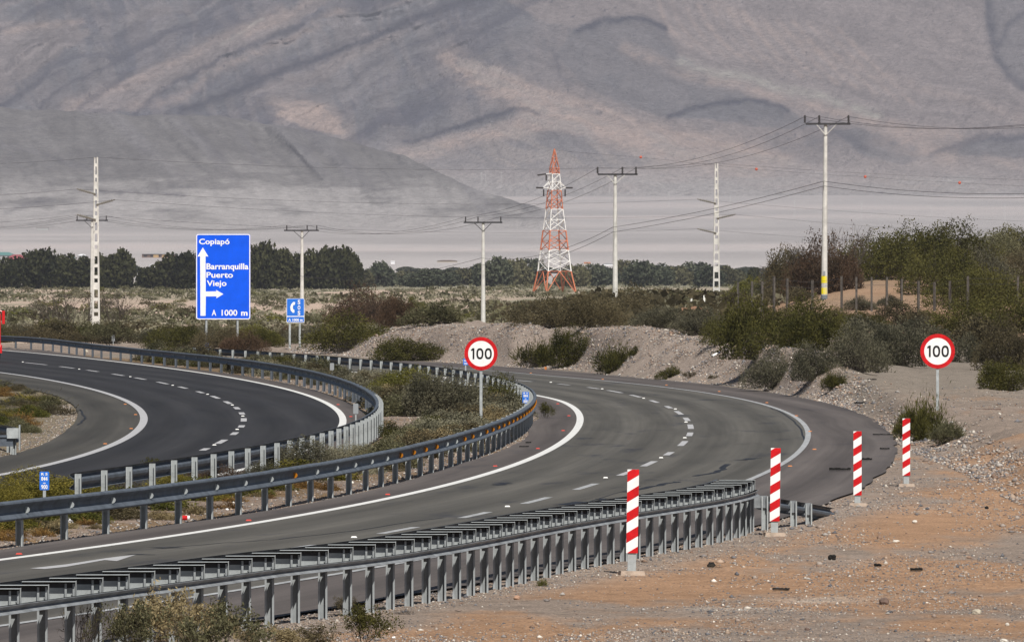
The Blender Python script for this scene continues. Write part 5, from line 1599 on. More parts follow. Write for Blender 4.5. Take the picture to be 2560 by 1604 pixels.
text_mesh('Puerto', 58 * K, M['signwhite'], pl, PX(109), PZ(458), -.01, width=(388 - 109) * K, bold=.022)
text_mesh('Viejo', 58 * K, M['signwhite'], pl, PX(112), PZ(545), -.01, width=(320 - 112) * K, bold=.022)
text_mesh('A', 60 * K, M['signwhite'], pl, PX(165), PZ(855), -.01, width=47 * K, bold=.02)
text_mesh('1000', 60 * K, M['signwhite'], pl, PX(268), PZ(855), -.01, width=165 * K, bold=.02)
text_mesh('m', 58 * K, M['signwhite'], pl, PX(472), PZ(855), -.01, width=68 * K, bold=.03)
arw = MB()
arw.prism([(PX(a), PZ(b)) for a, b in ((47, 858), (43, 235), (15, 238), (72, 142), (130, 238), (100, 235), (102, 604), (215, 602), (208, 586), (287, 630), (212, 676), (216, 654), (103, 655), (100, 858))], -.009, -.002)
arw.obj('arrow', M['signwhite'], pl)
for uu in (516, 594):
    x_ = (uu - 558) / s
    b = MB(); b.box((x_, .09, hz_ / 2), (.11, .07, hz_ + .8)); b.box((x_ + .03, .052, hz_ - 1.0), (.05, .006, 4.2)); b.obj('leg', M['steel_pale'], t)
    b = MB(); b.tube((x_ - .02, .15, hz_ - H_ / 2 + .3), (x_ - .16, 1.3, -.3), .05, n=6); b.obj('brace', M['steel'], t)
for z_ in (-1.7, 0, 1.7):
    b = MB(); b.box((0, .0525 + .01, z_), (W_ * .92, .02, .09)); b.obj('stiffener', M['steel'], pl)

# ------------------------------------------------------------------ emergency telephone sign
d = 489.0; s = F / d; cx_ = (738.7 - CX) / s; zb = gz(cx_, d); zc = H - (776 - HY) / s - zb; W_, H_ = 44.5 / s, 60.5 / s
t = empty('telephone_sign', 'small blue emergency telephone sign with handset and SOS lettering', 'road sign', (cx_, d, zb))
pl = plate(W_, H_, .05, 0, .03, 0, M['signwhite'], 'panel', t); pl.location.z = zc
K = W_ / 186.0
q = plate(W_ * .955, H_ * .705, .04, -.006, -.001, 0, M['blue2'], 'face', pl); q.location.z = H_ * .135
q2 = plate(W_ * .955, H_ * .215, .04, -.006, -.001, 0, M['blue2'], 'face', pl); q2.location.z = -H_ * .365
PX = lambda a: (a - 1085) * K; PZ = lambda b: (866 - b) * K
hs = MB(); hs.prism([(PX(a), PZ(b)) for a, b in ((1062, 776), (1082, 778), (1078, 806), (1062, 808), (1056, 832), (1062, 854), (1074, 858), (1074, 886), (1058, 890), (1036, 866), (1030, 832), (1040, 800))][::-1], -.012, -.0065)
hs.obj('handset', M['signwhite'], pl)
for i, ch in enumerate('SOS'):
    text_mesh(ch, 42 * K, M['signwhite'], pl, PX(1122), PZ(798 + i * 57), -.012, 'CENTER', width=28 * K, bold=.03)
text_mesh('A 1000 m', 26 * K, M['signwhite'], pl, PX(1085), PZ(976), -.012, 'CENTER', width=150 * K, bold=.03)
for uu in (724.5, 749.5):
    b = MB(); b.box(((uu - 738.7) / s, .06, zc / 2 + .1), (.11, .05, zc + .7)); b.obj('leg', M['steel_pale'], t)


# ------------------------------------------------------------------ kilometre plates and small delineators
def km_sign(u, y0_, y1_, wpx, d, lines, label):
    s = F / d; x = (u - CX) / s; zb = gz(x, d); zt = H - (y0_ - HY) / s - zb; zl = H - (y1_ - HY) / s - zb
    t = empty('kilometre_sign', label, 'kilometre sign', (x, d, zb), 0, 'blue kilometre plates')
    h = zt - zl; w = wpx / s
    b = MB(); b.box((0, .02, zt / 2 - .1), (.05, .03, zt)); b.obj('post', M['steel_pale'], t)
    p = plate(w, h, .02, -.002, .004, 0, M['blue2'], 'plate', t); p.location.z = (zt + zl) / 2
    for tx, fz, fh in lines:
        text_mesh(tx, h * fh, M['signwhite'], p, 0, h * fz, -.006, 'CENTER', width=w * (.66 if len(tx) > 1 else .25), bold=.03)


km_sign(111, 1178, 1224, 24, 149, [('R 5', .30, .13), ('844', .02, .20), ('m', -.16, .09), ('900', -.44, .22)], 'blue kilometre plate 844 m 900 in the near left median')
km_sign(1314, 979, 1008, 16, 247, [('R 5', .34, .11), ('844', .06, .22), ('m', -.12, .10), ('800', -.42, .22)], 'blue kilometre plate inside the guardrail bend')
km_sign(1164, 896, 912, 12, 330, [('844', .05, .25), ('700', -.40, .25)], 'blue kilometre plate half hidden behind the median speed sign')


def delineator(u, y0_, y1_, wpx, d, label, two=False):
    s = F / d; x = (u - CX) / s; zb = gz(x, d); zt = H - (y0_ - HY) / s - zb; zl = H - (y1_ - HY) / s - zb
    t = empty('delineator', label, 'delineator', (x, d, zb), 0, 'small grey delineator plates on the guardrails')
    b = MB(); b.box((0, .02, zt / 2), (.04, .03, zt * .98)); b.obj('post', M['steel_pale'], t)
    plate(wpx / s, zt - zl, .03, -.01, 0, (zt + zl) / 2, M['backgrey'], 'plate', t)


delineator(283, 837.5, 852.5, 8, 545, 'grey delineator plate farthest left above the guardrail')
delineator(830, 907, 925, 10.5, 342, 'grey delineator plate above the guardrail before the bend')
delineator(889.5, 1008, 1034, 13, 248, 'tall grey delineator plate at the inside of the left bend')


# ------------------------------------------------------------------ road studs
def stud_mesh(m):
    b = MB(); b.box((0, 0, .011), (.10, .10, .022), taper=.7); me = b.mesh('stud'); me.materials.append(m); return me


SM = {'white': stud_mesh(M['white']), 'red': stud_mesh(M['redstud']), 'orange': stud_mesh(M['orangestud'])}
SD = {'red': [(45, 1386), (620, 1302), (990, 1237), (1230, 1166), (1361, 1122), (1416, 1077), (1432, 1040), (1402, 1010)],
      'orange': [(1991, 1040), (2025, 1079), (2036, 1124), (1975, 1166), (1917, 1007), (1798, 979), (1666, 963), (1507, 948.5), (1327, 933), (313, 1011), (339, 1037), (328, 1072), (263, 1110)],
      'white': [(885, 1344), (1268.6, 1267), (1514, 1195), (1652.7, 1145), (1712, 1095), (1715, 1055.5), (1688.5, 1023), (1609, 996), (1505.5, 972.5), (1377, 956), (57, 905), (198, 923), (325.7, 942), (431.8, 963.5), (519, 986), (581, 1013), (607, 1040.6), (593, 1074), (536, 1113)]}
for c, L in SD.items():
    for u, y in L:
        x, yy = gp(u, y)
        if c == 'red': x = float(c_in(yy)) - .32
        o = bpy.data.objects.new('road_stud', SM[c]); COL.objects.link(o); o.location = (x, yy, .008)
        left = u < 1000 and y < 1130
        if left and c == 'red': x = float(l_out(yy)) + .3
        where = 'on the left carriageway' if left else 'on the right carriageway'
        S(o, label='small %s road stud %s' % (c, where), category='road stud', group='%s road studs %s' % (c, where))
for u, y in ((845, 1012), (877, 1042)):
    o = bpy.data.objects.new('road_stud', SM['red']); COL.objects.link(o); o.location = (*gp(u, y), .008)
    S(o, label='small red road stud beside the bright white line of the left bend', category='road stud', group='red road studs on the left bend')


# ------------------------------------------------------------------ utility poles and wires
def wire(pts, sag, rad, label, group, n=18, parts=False):
    m = MB(); x0, y0, z0 = pts[0]
    for k, (a, b) in enumerate(zip(pts[:-1], pts[1:])):
        a = Vector(a); b = Vector(b); prev = a
        sg = sag[k] if isinstance(sag, (list, tuple)) else sag
        for i in range(1, n + 1):
            t_ = i / n; p = a.lerp(b, t_) - Vector((0, 0, 4 * sg * t_ * (1 - t_)))
            m.tube(prev, p, rad, n=4); prev = p
    o = m.obj('overhead_wire', M['wire'], None, label=label, category='overhead wire', group=group)
    return o


def insul(m, x, y, z, r_=.10, h=.42, n=9):
    k = 5
    for i in range(k):
        m.tube((x, y, z + h * i / k), (x, y, z + h * (i + .55) / k), r_, r_ * .75, n)
        m.tube((x, y, z + h * (i + .5) / k), (x, y, z + h * (i + 1) / k), r_ * .5, r_ * .5, n)


A_POLES = [  # u, crossarm y, base y, scale px/m, arm half widths (px left, right)
    (2056, 310, 756, 37.0, (-50, 62), (-52, -16, 57), 15), (1533, 436, 762, 32.0, (-44, 56), (-44, 18, 52), 12), (1203, 556, 846, 28.5, (-49, 48), (-44, -13, 44), 9), (750, 576, 838, 26.0, (-45, 42), (-38, 13, 37), 9), (225, 551, 800, 23.6, (-40, 40), (-37, -13, 36), 8)]
names = ['tallest utility pole with a crossarm standing on the dune', 'utility pole with a crossarm right of the lattice tower', 'bright white utility pole with a crossarm left of the lattice tower', 'utility pole with a crossarm rising behind the emergency telephone sign', 'shorter crossarm pole half hidden by the slotted pole at left']
ATT = []
for (u, yc, yb, s, arm, ins, wbx), nm in zip(A_POLES, names):
    d = F / s; x = (u + 8 - CX) / s if u > 2000 else (u + 5 - CX) / s; zt = H - (yc - HY) / s; zg = H - (yb - HY) / s
    t = empty('utility_pole', nm, 'utility pole', (x, d, zg), 0, 'crossarm utility poles')
    h = zt - zg
    m = MB(); segs = 5
    for i in range(segs):
        za, zb_ = -.8 + (h + .85) * i / segs, -.8 + (h + .85) * (i + 1) / segs
        m.tube((.10 * (1 - i / segs) * (-1 if u > 2000 else 0), 0, za), (.10 * (1 - (i + 1) / segs) * (-1 if u > 2000 else 0), 0, zb_), .23 - .11 * i / segs, .23 - .11 * (i + 1) / segs, 10)
    m.obj('shaft', M['concrete'], t)
    tilt = {2056: 0, 1533: -6, 1203: -14, 750: -2, 225: -2}[u]
    zl, zr = h - tilt / 2 / s * -1 * 0 + (.0), h
    a0, a1 = arm[0] / s, arm[1] / s; dz = tilt / s / 2
    m = MB(); ang = math.atan2(2 * dz * 1, a1 - a0)
    m.box(((a0 + a1) / 2, -.16, h), (a1 - a0, .10, .14)); ca = m.obj('crossarm', M['iron_and_shade'], t)
    ca.rotation_euler = (0, -math.atan2(tilt / s * .7, a1 - a0), 0) if tilt else (0, 0, 0)
    if tilt: ca.location = (0, 0, h * (1 - 1)); ca.rotation_euler = (0, 0, 0)
    m = MB(); m.tube((a0 * .45, -.2, h - .06), (-.02, -.16, h - .75), .03, n=5); m.tube((a1 * .42, -.2, h - .06), (.02, -.16, h - .75), .03, n=5); m.obj('brace', M['concrete'] if u > 1500 else M['iron_and_shade'], t)
    att = []
    for q in ins:
        m = MB(); insul(m, q / s, -.16, h + .07, .10 if u > 1500 else .08, .52 if u > 1500 else .42); m.obj('insulator', M['ceramic'], t)
        att.append((x + q / s, d - .16, zt + .5))
    ATT.append(att)
    if u == 2056:
        for ya, yb_, c in ((690, 707, 'yellow'), (719, 735, 'yellow')):
            m = MB(); rr0 = .215; m.tube((-.09, -.005, h - (yb_ - yc) / s), (-.09, -.005, h - (ya - yc) / s), rr0, rr0 - .004, 12); m.obj('yellow_band', M['yellow'], t)
        m = MB(); m.tube((-.10, -.005, -.1), (-.10, -.005, h - (737 - yc) / s), .245, .235, 12); m.obj('painted_foot', mat('grey_foot_paint', (.16, .18, .20), .8), t)
        m = MB(); m.box((.02 - .12, -.225, h - (683 - yc) / s), (.16, .015, .3)); m.obj('number_plate', M['backgrey'], t)
# off frame continuation
PR = [(2640 + q, 308, 42.5) for q in (-50, -12, 60)]
for k in range(3):
    pts = [((PR[k][0] - CX) / 42.5, F / 42.5, H - (PR[k][1] - HY) / 42.5)] + [a[k] for a in ATT]
    lx = ATT[-1][k]; pts.append((lx[0] - 26, lx[1] + 85, lx[2] - 1.0))
    wire(pts, [.55, 1.1, .7, 1.15, .9, .7], .014, ['left', 'middle', 'right'][k] + ' conductor strung over the crossarm poles', 'conductors over the crossarm poles')
# lower twin cable on the first two poles
p1 = lambda y: ((2060 - CX) / 37, F / 37 - .2, H - (y - HY) / 37); p2 = lambda y: ((1532 - CX) / 32, F / 32 - .2, H - (y - HY) / 32)
p3 = lambda y: ((1203 - CX) / 28.5, F / 28.5 - .2, H - (y - HY) / 28.5)
for k, (a, b, c, e) in enumerate(((453, 568, 645, 482), (465, 580, 661, 492))):
    wire([((2640 - CX) / 42.5, F / 42.5, H - (e - HY) / 42.5), p1(a), p2(b), p3(c), ((750 - CX) / 26, F / 26, H - (690 - HY) / 26)], [.35, .25, .9, .8], .018, ['upper', 'lower'][k] + ' of two low cables tied to the crossarm poles', 'twin low cables')

B_POLES = [(240, 393, 812, 29.8, [(481, 'L'), (508, 'R'), (545, 'L')], 'tall slotted concrete pole at left with side arms'), (1791, 408, 752, 24.4, [(505, 'L'), (543, 'R'), (579, 'L')], 'slotted concrete pole with side arms between tower and dune')]
BT = []
for u, yt, yb, s, arms, nm in B_POLES:
    d = F / s; x = (u - CX) / s; zg = H - (yb - HY) / s; h = (yb - yt) / s
    t = empty('slotted_pole', nm, 'concrete pole', (x, d, zg), 0, 'slotted concrete poles with side arms')
    w0, w1 = (.36, .13) if u > 1000 else (.30, .12)
    for sd in (-1, 1):                                # two chords joined by rungs, with slots between
        m = MB(); n = 8
        for i in range(n):
            za, zb_ = -.8 + (h + .8) * i / n, -.8 + (h + .8) * (i + 1) / n
            wa = w0 + (w1 - w0) * i / n; wb = w0 + (w1 - w0) * (i + 1) / n
            m.tube((sd * wa * .88, 0, za), (sd * wb * .88, 0, zb_), .085 - .012 * i / n, .085 - .012 * (i + 1) / n, 6)
        m.obj('chord', M['concrete'], t)
    k = 15
    for i in range(k):
        za = h * (i + .15) / k; zb_ = h * (i + (.45 if i % 3 else .80)) / k; wa = (w0 + (w1 - w0) * i / k) * .78 * 2
        m = MB(); m.box((0, .01, (za + zb_) / 2), (wa, .12, zb_ - za)); m.obj('rung', M['concrete'], t)
    at_ = [(x, d, zg + h)]
    for ya, sd in arms:
        z_ = h - (ya - yt) / s; q = -1 if sd == 'L' else 1; L = 48 / s
        m = MB(); m.tube((0, -.1, z_ - .15), (q * L, -.1, z_ + .30), .085, .05, 7)
        for i in range(6): m.tube((q * L * (.3 + .1 * i), -.1, z_ - .15 + .45 * (.3 + .1 * i)), (q * L * (.34 + .1 * i), -.1, z_ - .15 + .45 * (.34 + .1 * i)), .11, .11, 7)
        m.obj('side_arm', mat('arm_grey', (.17, .16, .14), .7), t)
        at_.append((x + q * L, d - .1, zg + z_ + .28))
    BT.append(at_)
for k, (yl, yr, nm) in enumerate(((407, 443, 'topmost wire hung on the slotted poles'), (485, 552, 'second wire hung on the slotted poles'), (524, 588, 'third wire hung on the slotted poles'), (560, 616, 'lowest wire hung on the slotted poles'))):
    a, b = BT[0][k], BT[1][k]
    wire([((-260 - CX) / 31, F / 31, H - (yl - HY + 4) / 31), a, b, ((2900 - CX) / 22, F / 22, H - (yr - HY + 10) / 22)], [.25, .85, .5], .013, nm, 'wires on the slotted poles', n=24)

# ------------------------------------------------------------------ lattice tower
s = 11.8; d = F / s; tx = (1386 - CX) / s; zg = H - (733 - HY) / s
t = empty('lattice_tower', 'red and white lattice power tower in the middle of the plain', 'power tower', (tx, d, zg), math.radians(24))
prof_t = [(0, 4.0), (55 / s, 3.05), (108 / s, 2.55), (157 / s, 2.1), (210 / s, 1.55), (257 / s, 1.25), (298 / s, .95), (308 / s, .95), (338 / s, .45), (361 / s, .05)]
hw_at = lambda z: float(np.interp(z, [p[0] for p in prof_t], [p[1] for p in prof_t])) * .87
zs = [0, 55, 80, 108, 132, 157, 184, 210, 234, 257, 279, 298, 313, 338, 361]
zs = [q / s for q in zs]
colr = lambda z: 'orange' if z < 54 / s or 107 / s < z < 156 / s or 209 / s < z < 256 / s or z > 305 / s else 'twhite'
for i, (za, zb_) in enumerate(zip(zs[:-1], zs[1:])):
    mt = M[colr((za + zb_) / 2)]; a, b = hw_at(za), hw_at(zb_); m = MB(); cs = ((-1, -1), (1, -1), (1, 1), (-1, 1)); rw = .17 if i < 5 else .11 if zb_ < 300 / s else .075
    for cx0, cy0 in cs: m.tube((cx0 * a, cy0 * a, za), (cx0 * b, cy0 * b, zb_), rw, n=4)
    for k in range(4):
        p, q = cs[k], cs[(k + 1) % 4]
        if i == 0:
            for t0, t1 in ((p, q), (q, p)):
                mid = ((p[0] + q[0]) / 2 * b, (p[1] + q[1]) / 2 * b, zb_)
                m.tube((t0[0] * a, t0[1] * a, za), mid, .11, n=4)
        else:
            m.tube((p[0] * a, p[1] * a, za), (q[0] * b, q[1] * b, zb_), .09, n=4)
            if i % 2 or i < 4: m.tube((q[0] * a, q[1] * a, za), (p[0] * b, p[1] * b, zb_), .08, n=4)
        if b > .3: m.tube((p[0] * b, p[1] * b, zb_), (q[0] * b, q[1] * b, zb_), .08, n=4)
    m.obj('lattice_section', mt, t, label='orange red section' if mt is M['orange'] else 'white section')
zc_ = 262 / s
for sd in (-1, 1):
    m = MB(); ax_ = 2.6 * sd
    for yy in (-.8, .8):
        m.tube((sd * .9, yy, zc_ - .1), (ax_, 0, zc_ + .2), .09, n=4); m.tube((sd * .7, yy, zc_ + 1.7), (ax_, 0, zc_ + .2), .09, n=4)
    m.tube((sd * 1.6, 0, zc_ + .05), (sd * 1.4, 0, zc_ + 1.2), .06, n=4); m.obj('cross_arm', M['twhite'], t)
    m = MB(); m.tube((ax_, 0, zc_ + .1), (ax_ + sd * 1.6, 0, zc_ + .15), .18, n=7); m.tube((ax_ - sd * .1, 0, zc_ - .2), (ax_ - sd * .1, 0, zc_ - 1.7), .16, n=7); m.obj('insulator', M['ceramic'], t)
m = MB()
for yy in (-.6, .6): m.tube((-.7, yy, 300 / s), (-2.0, 0, 298 / s), .09, n=4)
m.obj('cross_arm', M['twhite'], t)
m = MB(); m.tube((-2.0, 0, 298 / s), (-3.9, 0, 295 / s), .18, n=7); m.tube((-1.9, 0, 296 / s), (-1.9, 0, 281 / s), .16, n=7); m.obj('insulator', M['ceramic'], t)
# marker balls on the ground wire to the right of the tower
BL = [(1602, 393), (1891, 423), (2163, 442), (2399, 457)]
pts = [(tx, d, H - (375 - HY) / s)]
for k, (u, y) in enumerate(BL):
    dd = d - 40 - 45 * k; x = (u - CX) * dd / F; z = H - (y - HY) * dd / F; pts.append((x, dd, z))
    o = ball(.30, 14, 9).obj('marker_ball', M['ball'], None, True, label=['orange marker ball nearest the lattice tower', 'second orange marker ball from the tower', 'third orange marker ball from the tower', 'orange marker ball farthest right'][k], category='marker ball', group='orange marker balls on the ground wire')
    o.location = (x, dd, z)
pts.append(((2700 - CX) * (d - 250) / F, d - 250, H - (470 - HY) * (d - 250) / F))
wire(pts, .1, .022, 'thin ground wire carrying the orange marker balls', None, n=4)
FP_M = mat('dull_pylon', (.50, .50, .50), .8)
# far pylons on the fan
for k, (u, ya, yb) in enumerate([(1204, 430, 462), (1214, 432, 462), (1253.6, 430, 468), (1524, 468, 510), (1672.6, 480, 518), (1826, 488, 526), (1986.6, 498, 540), (2154, 503, 549), (2328, 512, 552), (2512, 513, 560)]):
    dd = 9000.0; s_ = F / dd; x = (u - CX) / s_; z = H - (yb - HY) / s_ - 1; h = (yb - ya) / s_ + 1
    m = MB()
    for cx0, cy0 in ((-1, -1), (1, -1), (1, 1), (-1, 1)): m.tube((cx0 * .55, cy0 * .55, 0), (cx0 * .12, cy0 * .12, h), .09, n=4)
    for q in (.75, .85, .95): m.box((0, 0, h * q), (2.6, .12, .12))
    for q in range(0): m.tube((-.5 + q * .05, -.5 + q * .05, h * q / 8), (.5 - q * .05, -.5 + q * .05, h * (q + 1) / 8), .05, n=4)
    o = m.obj('far_pylon', FP_M, None, label='tiny pale pylon far off on the slope below the mountain', category='power tower', group='tiny far pylons below the mountain'); o.location = (x, dd, z)


# ------------------------------------------------------------------ truck at the left edge
x_, y_ = (4 - CX) * 416 / F - 1.25, 416.0
t = empty('truck', 'red truck cab just entering at the left edge', 'truck', (x_, y_, 0), .16)
m = MB(); m.box((0, .95, 1.55), (2.44, 1.9, 1.5)); m.box((0, .93, .75), (2.48, 1.86, .34)); m.box((0, 1.0, 2.42), (2.30, 1.7, .3), taper=.92); bo = m.obj('cab', M['truckred'], t)
mod = bo.modifiers.new('b', 'BEVEL'); mod.width = .06; mod.segments = 2
m = MB(); m.box((0, -.012, 1.92), (2.16, .03, .68)); m.obj('windscreen', M['glass'], t)
m = MB()
for i in range(5): m.box((0, -.025, 1.12 + i * .09), (1.5, .05, .045))
m.obj('grille', M['black'], t)
m = MB(); m.box((0, -.1, .62), (2.5, .3, .38)); m.obj('bumper', M['truckred'], t)
for sx in (-1, 1):
    m = MB(); m.box((sx * .98, -.27, .80), (.34, .05, .16)); m.obj('headlight', M['signwhite'], t)
    mr = MB(); mr.box((sx * 1.33, -.05, 2.12), (.13, .16, .62)); mr.tube((sx * 1.1, .0, 2.45), (sx * 1.33, -.05, 2.38), .025, n=5); mo = mr.obj('mirror', M['truckred'], t)
    for yy in (.75, 5.4, 6.7):
        w = MB(); w.tube((sx * .92, yy, .50), (sx * 1.22, yy, .50), .50, n=20); wo = w.obj('wheel', M['rubber'], t)
        w = MB(); w.tube((sx * 1.215, yy, .50), (sx * 1.235, yy, .50), .26, n=14); w.obj('rim', M['steel_pale'], wo)
m = MB(); m.box((0, 4.7, .85), (1.0, 7.2, .25)); m.obj('chassis', M['black'], t)
m = MB(); m.box((0, 5.2, 1.75), (2.4, 5.6, 1.5)); m.obj('cargo_box', M['backgrey'], t)


# ------------------------------------------------------------------ fence on the dune
fp = [(1845, 705, 742), (1880, 703, 742), (1905, 703, 742), (1935, 690, 728), (1968, 695, 735), (2031, 700, 728), (2104, 690, 748), (2141, 692, 738), (2179, 692, 745), (2217, 692, 738), (2254, 697, 742), (2296, 702, 738), (2336, 705, 745), (2375, 702, 735), (2420, 690, 728), (2545, 690, 700)]
d0 = 560.0
t = empty('wire_fence', 'line of dark weathered fence posts at the foot of the dune', 'fence', ((fp[0][0] - CX) * d0 / F, d0, 0))
prev = None
for k, (u, ya, yb) in enumerate(fp):
    dd = 548.0 - 3 * math.sin(k); x = (u - CX) * dd / F; zt = H - (ya - HY) * dd / F; z = H - (yb - HY) * dd / F
    zg_ = min(gz(x, dd), z)
    m = MB(); m.box((x - t.location.x, dd - d0, (zt + zg_) / 2 - .1), (.13, .12, zt - zg_ + .2), rz=.2 * k); m.obj('post', M['wood'], t)
    if prev:
        for fz in (.15, .5):
            m = MB(); m.tube((prev[0] - t.location.x, prev[1] - d0, prev[2] - fz), (x - t.location.x, dd - d0, zt - fz), .008, n=4); m.obj('strand', M['wire'], t)
    prev = (x, dd, zt)
for k, (u, ya, yb) in enumerate(((1728.5, 743, 767), (1760.5, 738, 771))):
    dd = 690.0; x = (u - CX) * dd / F; zt = H - (ya - HY) * dd / F; zg_ = H - (yb - HY) * dd / F
    m = MB(); m.box((0, 0, (zt - zg_) / 2 - .2), (.15, .12, zt - zg_ + .4), taper=.9)
    o = m.obj('white_post', M['white'], None, label=['shorter white marker post left of the slotted pole', 'taller white marker post close to the slotted pole'][k], category='marker post'); o.location = (x, dd, zg_)
# sand mound beneath them
b = ball(1, 20, 12); b.v = [(v[0] * 1.35, v[1] * 2.2, max(v[2], -.2) * (.62 + .08 * math.sin(v[0] * 7))) for v in b.v]
o = b.obj('sand_mound', mat('orange_sand', (.30, .165, .10), .95, var=.2, vscale=3, bump=.03, bscale=6), None, True, label='small mound of orange sand below the two white posts', category='mound'); o.location = ((1730 - CX) * 640 / F, 640, H - (788 - HY) * 640 / F)

# ------------------------------------------------------------------ small things on the ground
x, y = gp(1434, 917); x = (1434 - CX) * 388 / F; z = gz(x, 388.0)
t = empty('yellow_ring', 'bright yellow ring lying at the foot of the gravel bank', 'ring', (x, 388.0, z + .0), .3)
m = MB(); R_, r_ = .115, .048; n1, n2 = 16, 8; V = []
for i in range(n1):
    a = 2 * math.pi * i / n1
    for j in range(n2):
        b = 2 * math.pi * j / n2; V.append(((R_ + r_ * math.cos(b)) * math.cos(a), r_ * math.sin(b), .15 + (R_ + r_ * math.cos(b)) * math.sin(a)))
m.add(V, [(i * n2 + j, ((i + 1) % n1) * n2 + j, ((i + 1) % n1) * n2 + (j + 1) % n2, i * n2 + (j + 1) % n2) for i in range(n1) for j in range(n2)]); m.obj('tube', M['yellow'], t, True)
m = MB(); m.tube((0, -.01, .15), (0, .012, .15), .075, n=12); m.obj('hub', M['yellow'], t)
m = MB(); m.tube((0, -.016, .15), (0, -.011, .15), .026, n=10); m.obj('hole', M['black'], t)


def small(name, u, y, label, cat, build, d=None):
    dd = d or H * F / (y - HY); x = (u - CX) * dd / F
    t = empty(name, label, cat, (x, dd, gz(x, dd))); build(t, F / dd); return t


small('reflector_stake', 1364, 922, 'short orange reflector stake at the road edge below the dark shrub', 'stake', lambda t, s: (MB().box((0, 0, .06), (.09, .04, .14)).obj('plate', M['orangestud'], t), MB().box((0, .03, .03), (.03, .02, .12)).obj('stem', M['steel'], t)), 386.0)
small('bottle', 1790, 912, 'clear white plastic bottle lying on the gravel bank', 'bottle', lambda t, s: (MB().tube((-.14, 0, .05), (.1, .1, .16), .045, n=8).obj('body', M['signwhite'], t), MB().tube((.1, .1, .16), (.16, .12, .19), .02, n=6).obj('cap', M['skyblue'], t)), 345.0)
small('cup', 465, 1279, 'red and white paper cup lying in the median weeds', 'cup', lambda t, s: (MB().tube((-.06, 0, .06), (.025, .0, .06), .042, .038, n=10).obj('red_sleeve', M['red'], t), MB().tube((.026, 0, .06), (.065, 0, .06), .038, .034, n=10).obj('white_base', M['signwhite'], t)), 150.0)
for k, (u, y, w, h, lab) in enumerate([(170, 1308, 22, 18, 'crumpled white bag beside the pale rock in the median'), (154, 1325, 10, 12, 'small white paper scrap below the crumpled bag'), (182, 1346, 14, 6, 'flat white scrap at the asphalt edge'), (462, 1296, 18, 12, 'grey plastic cup scrap below the red cup'), (568, 1274, 9, 6, 'white scrap right of a median guardrail post'),
                              (1112, 969, 12, 6, 'white scrap on top of the large median bush'), (1245, 1043, 12, 8, 'white plastic scrap near the inside of the guardrail bend'), (1160, 1082, 10, 8, 'white scrap just left of the median sign pole'), (108, 1028, 12, 8, 'white scrap on the island at the left'),
                              (216, 880, 8, 8, 'pale yellow scrap behind the far left guardrail'), (985, 1595, 10, 6, 'small white scrap at the bottom edge'), (990, 1106, 16, 8, 'white stones and scrap below the dark median shrub'), (826, 1096, 16, 8, 'pale scrap between the bushes at the left guardrail'), (2290, 1106, 14, 6, 'white rag at the foot of the spiky shrub')]):
    dd = H * F / (y - HY); x = (u - CX) * dd / F; s = F / dd
    b = ball(.5, 7, 5); rq = random.Random(k + 50); b.v = [tuple(c * (1 + (rq.random() - .5) * .7) for c in v) for v in b.v]
    b.v = [(v[0] * w / s, v[1] * w / s, (v[2] + .4) * h / s) for v in b.v]
    o = b.obj('litter', M['signwhite'] if k not in (3, 9) else M['palestone'], None, label=lab, category='litter'); o.location = (x, dd, gz(x, dd) + (.35 if k == 5 else 0))
# black bag and blue crate under the direction sign
dd = 515.0
b = ball(.5, 10, 7); b.v = [(v[0] * .32, v[1] * .4, (v[2] + .5) * .75 * (1 + .15 * math.sin(v[0] * 9))) for v in b.v]
o = b.obj('rubbish_bag', M['black'], None, True, label='black rubbish bag beside the left leg of the direction sign', category='bag'); o.location = ((500 - CX) * dd / F, dd, gz((500 - CX) * dd / F, dd) + .05)
m = MB(); m.box((0, 0, .1), (.24, .2, .2), taper=.85); o = m.obj('crate', M['skyblue'], None, label='small blue box at the foot of the left sign leg', category='box'); o.location = ((518 - CX) * 511 / F, 511, gz((518 - CX) * 511 / F, 511.0))


# ------------------------------------------------------------------ distant buildings
def house(u, ybase, wpx, hpx, d, wall, roof, roofpx, label, windows=0, gable=True):
    s = F / d; x = (u - CX) / s; z = H - (ybase - HY) / s; w = wpx / s; h = hpx / s; dp = max(w * .6, 6); rp = roofpx / s
    t = empty('house', label, 'house', (x, d, z))
    m = MB(); m.box((0, 0, h / 2 - .3), (w, dp, h + .6)); m.obj('wall', wall, t)
    m = MB()
    if gable: m.add([(-w * .54, -dp * .56, h), (w * .54, -dp * .56, h), (w * .54, dp * .56, h), (-w * .54, dp * .56, h), (-w * .2, 0, h + rp), (w * .2, 0, h + rp)], [(0, 1, 5, 4), (2, 3, 4, 5), (1, 2, 5), (3, 0, 4), (3, 2, 1, 0)])
    else: m.box((0, 0, h + rp / 2), (w * 1.06, dp * 1.06, rp))
    m.obj('roof', roof, t)
    for i in range(windows):
        m = MB(); m.box((-w / 2 + w * (i + .5) / windows, -dp / 2 - .05, h * .5), (w / windows * .5, .1, h * .45)); wo = m.obj('window', M['glass'], t)


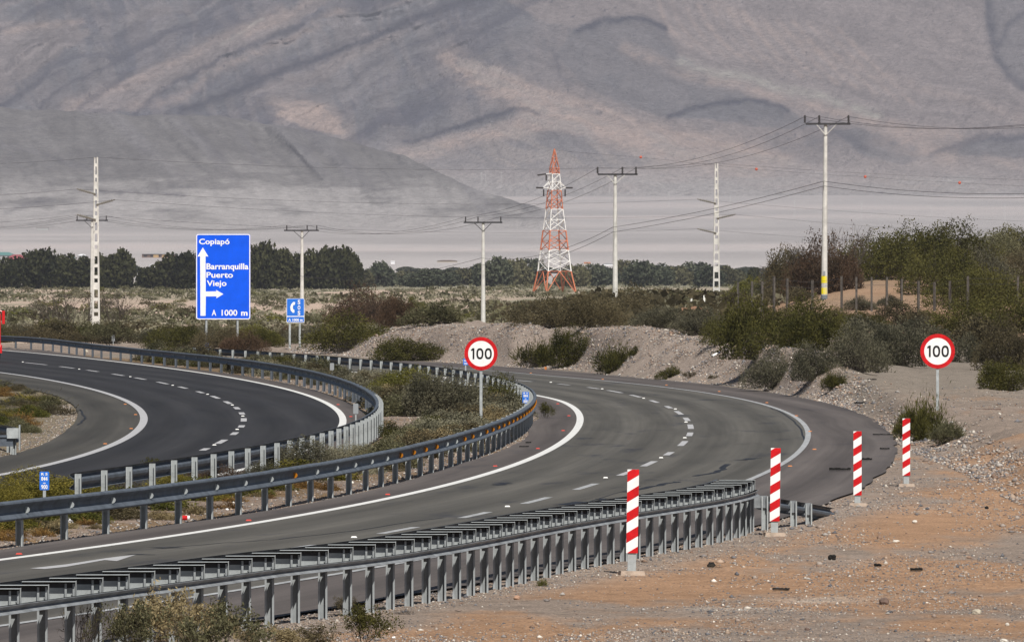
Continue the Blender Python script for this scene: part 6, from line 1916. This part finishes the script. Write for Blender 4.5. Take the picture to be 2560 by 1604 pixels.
wl = dict(teal=mat('teal_sheet', (.10, .22, .21), .7), red=mat('red_roof', (.26, .06, .07), .7), cream=mat('cream_wall', (.45, .40, .34), .9), brown=mat('brown_wall', (.16, .11, .09), .9), ochre=mat('ochre_wall', (.42, .28, .14), .9), grey=mat('grey_wall', (.35, .35, .35), .9), wht=mat('white_wall', (.75, .76, .78), .8), org=mat('orange_roof', (.45, .18, .09), .8))
HS = [(10, 650, 60, 12, 'grey', 'teal', 8, 'long house with a teal roof at the left edge'), (42, 656, 52, 8, 'cream', 'red', 12, 'house with a dark red roof at far left'), (75, 652, 18, 8, 'teal', 'wht', 3, 'small teal shed right of the red roof'),
      (181, 648, 12, 8, 'teal', 'teal', 3, 'small green shed among the far trees'), (205, 645, 22, 6, 'grey', 'wht', 4, 'low house with a pale roof above the trees'), (232, 662, 50, 5, 'wht', 'wht', 2, 'long low white wall behind the pole pair'),
      (398, 644, 84, 9, 'brown', 'grey', 2, 'long brown and ochre building on the horizon'), (385, 668, 24, 6, 'wht', 'wht', 2, 'white shed below the long brown building'), (468, 648, 20, 6, 'ochre', 'org', 3, 'small ochre house left of the direction sign'),
      (982, 660, 10, 6, 'wht', 'wht', 2, 'bright white shed above the far trees at centre left'), (1118, 656, 50, 4, 'cream', 'brown', 2, 'row of brownish houses on the horizon left of the tower'), (1468, 662, 16, 4, 'cream', 'org', 3, 'small orange house right of the tower'),
      (1520, 664, 24, 5, 'wht', 'grey', 2, 'pale house behind the second utility pole'), (1652, 671, 30, 7, 'wht', 'wht', 3, 'bright white gabled shed above the trees'), (1745, 668, 18, 5, 'wht', 'grey', 2, 'faint pale house left of the slotted pole'), (1852, 712, 8, 7, 'wht', 'wht', 2, 'tiny white tank beside the single round tree'), (107, 576, 30, 7, 'grey', 'brown', 1, 'dark shed alone high on the slope at left')]
for (u, yb, w, h, a, b, rp, lab) in HS:
    house(u, yb, w, h, dfor(u, yb, 3300, 9500), wl[a], wl[b], rp, lab, 5 if w > 50 else 0, gable=w > 16 and yb > 600 and 'long low' not in lab)
for k, uu in enumerate((390, 412, 428)):
    m = MB(); dd = dfor(398, 644, 3300, 9500) - 60; s = F / dd; m.box((0, 0, 3.5 / s), (13 / s, 3, 7 / s)); o = m.obj('ochre_bay', wl['ochre'], None, label=['left', 'middle', 'right'][k] + ' ochre shed in front of the long brown building', category='shed'); o.location = ((uu - CX) / s, dd, H - (644 - HY) / s)
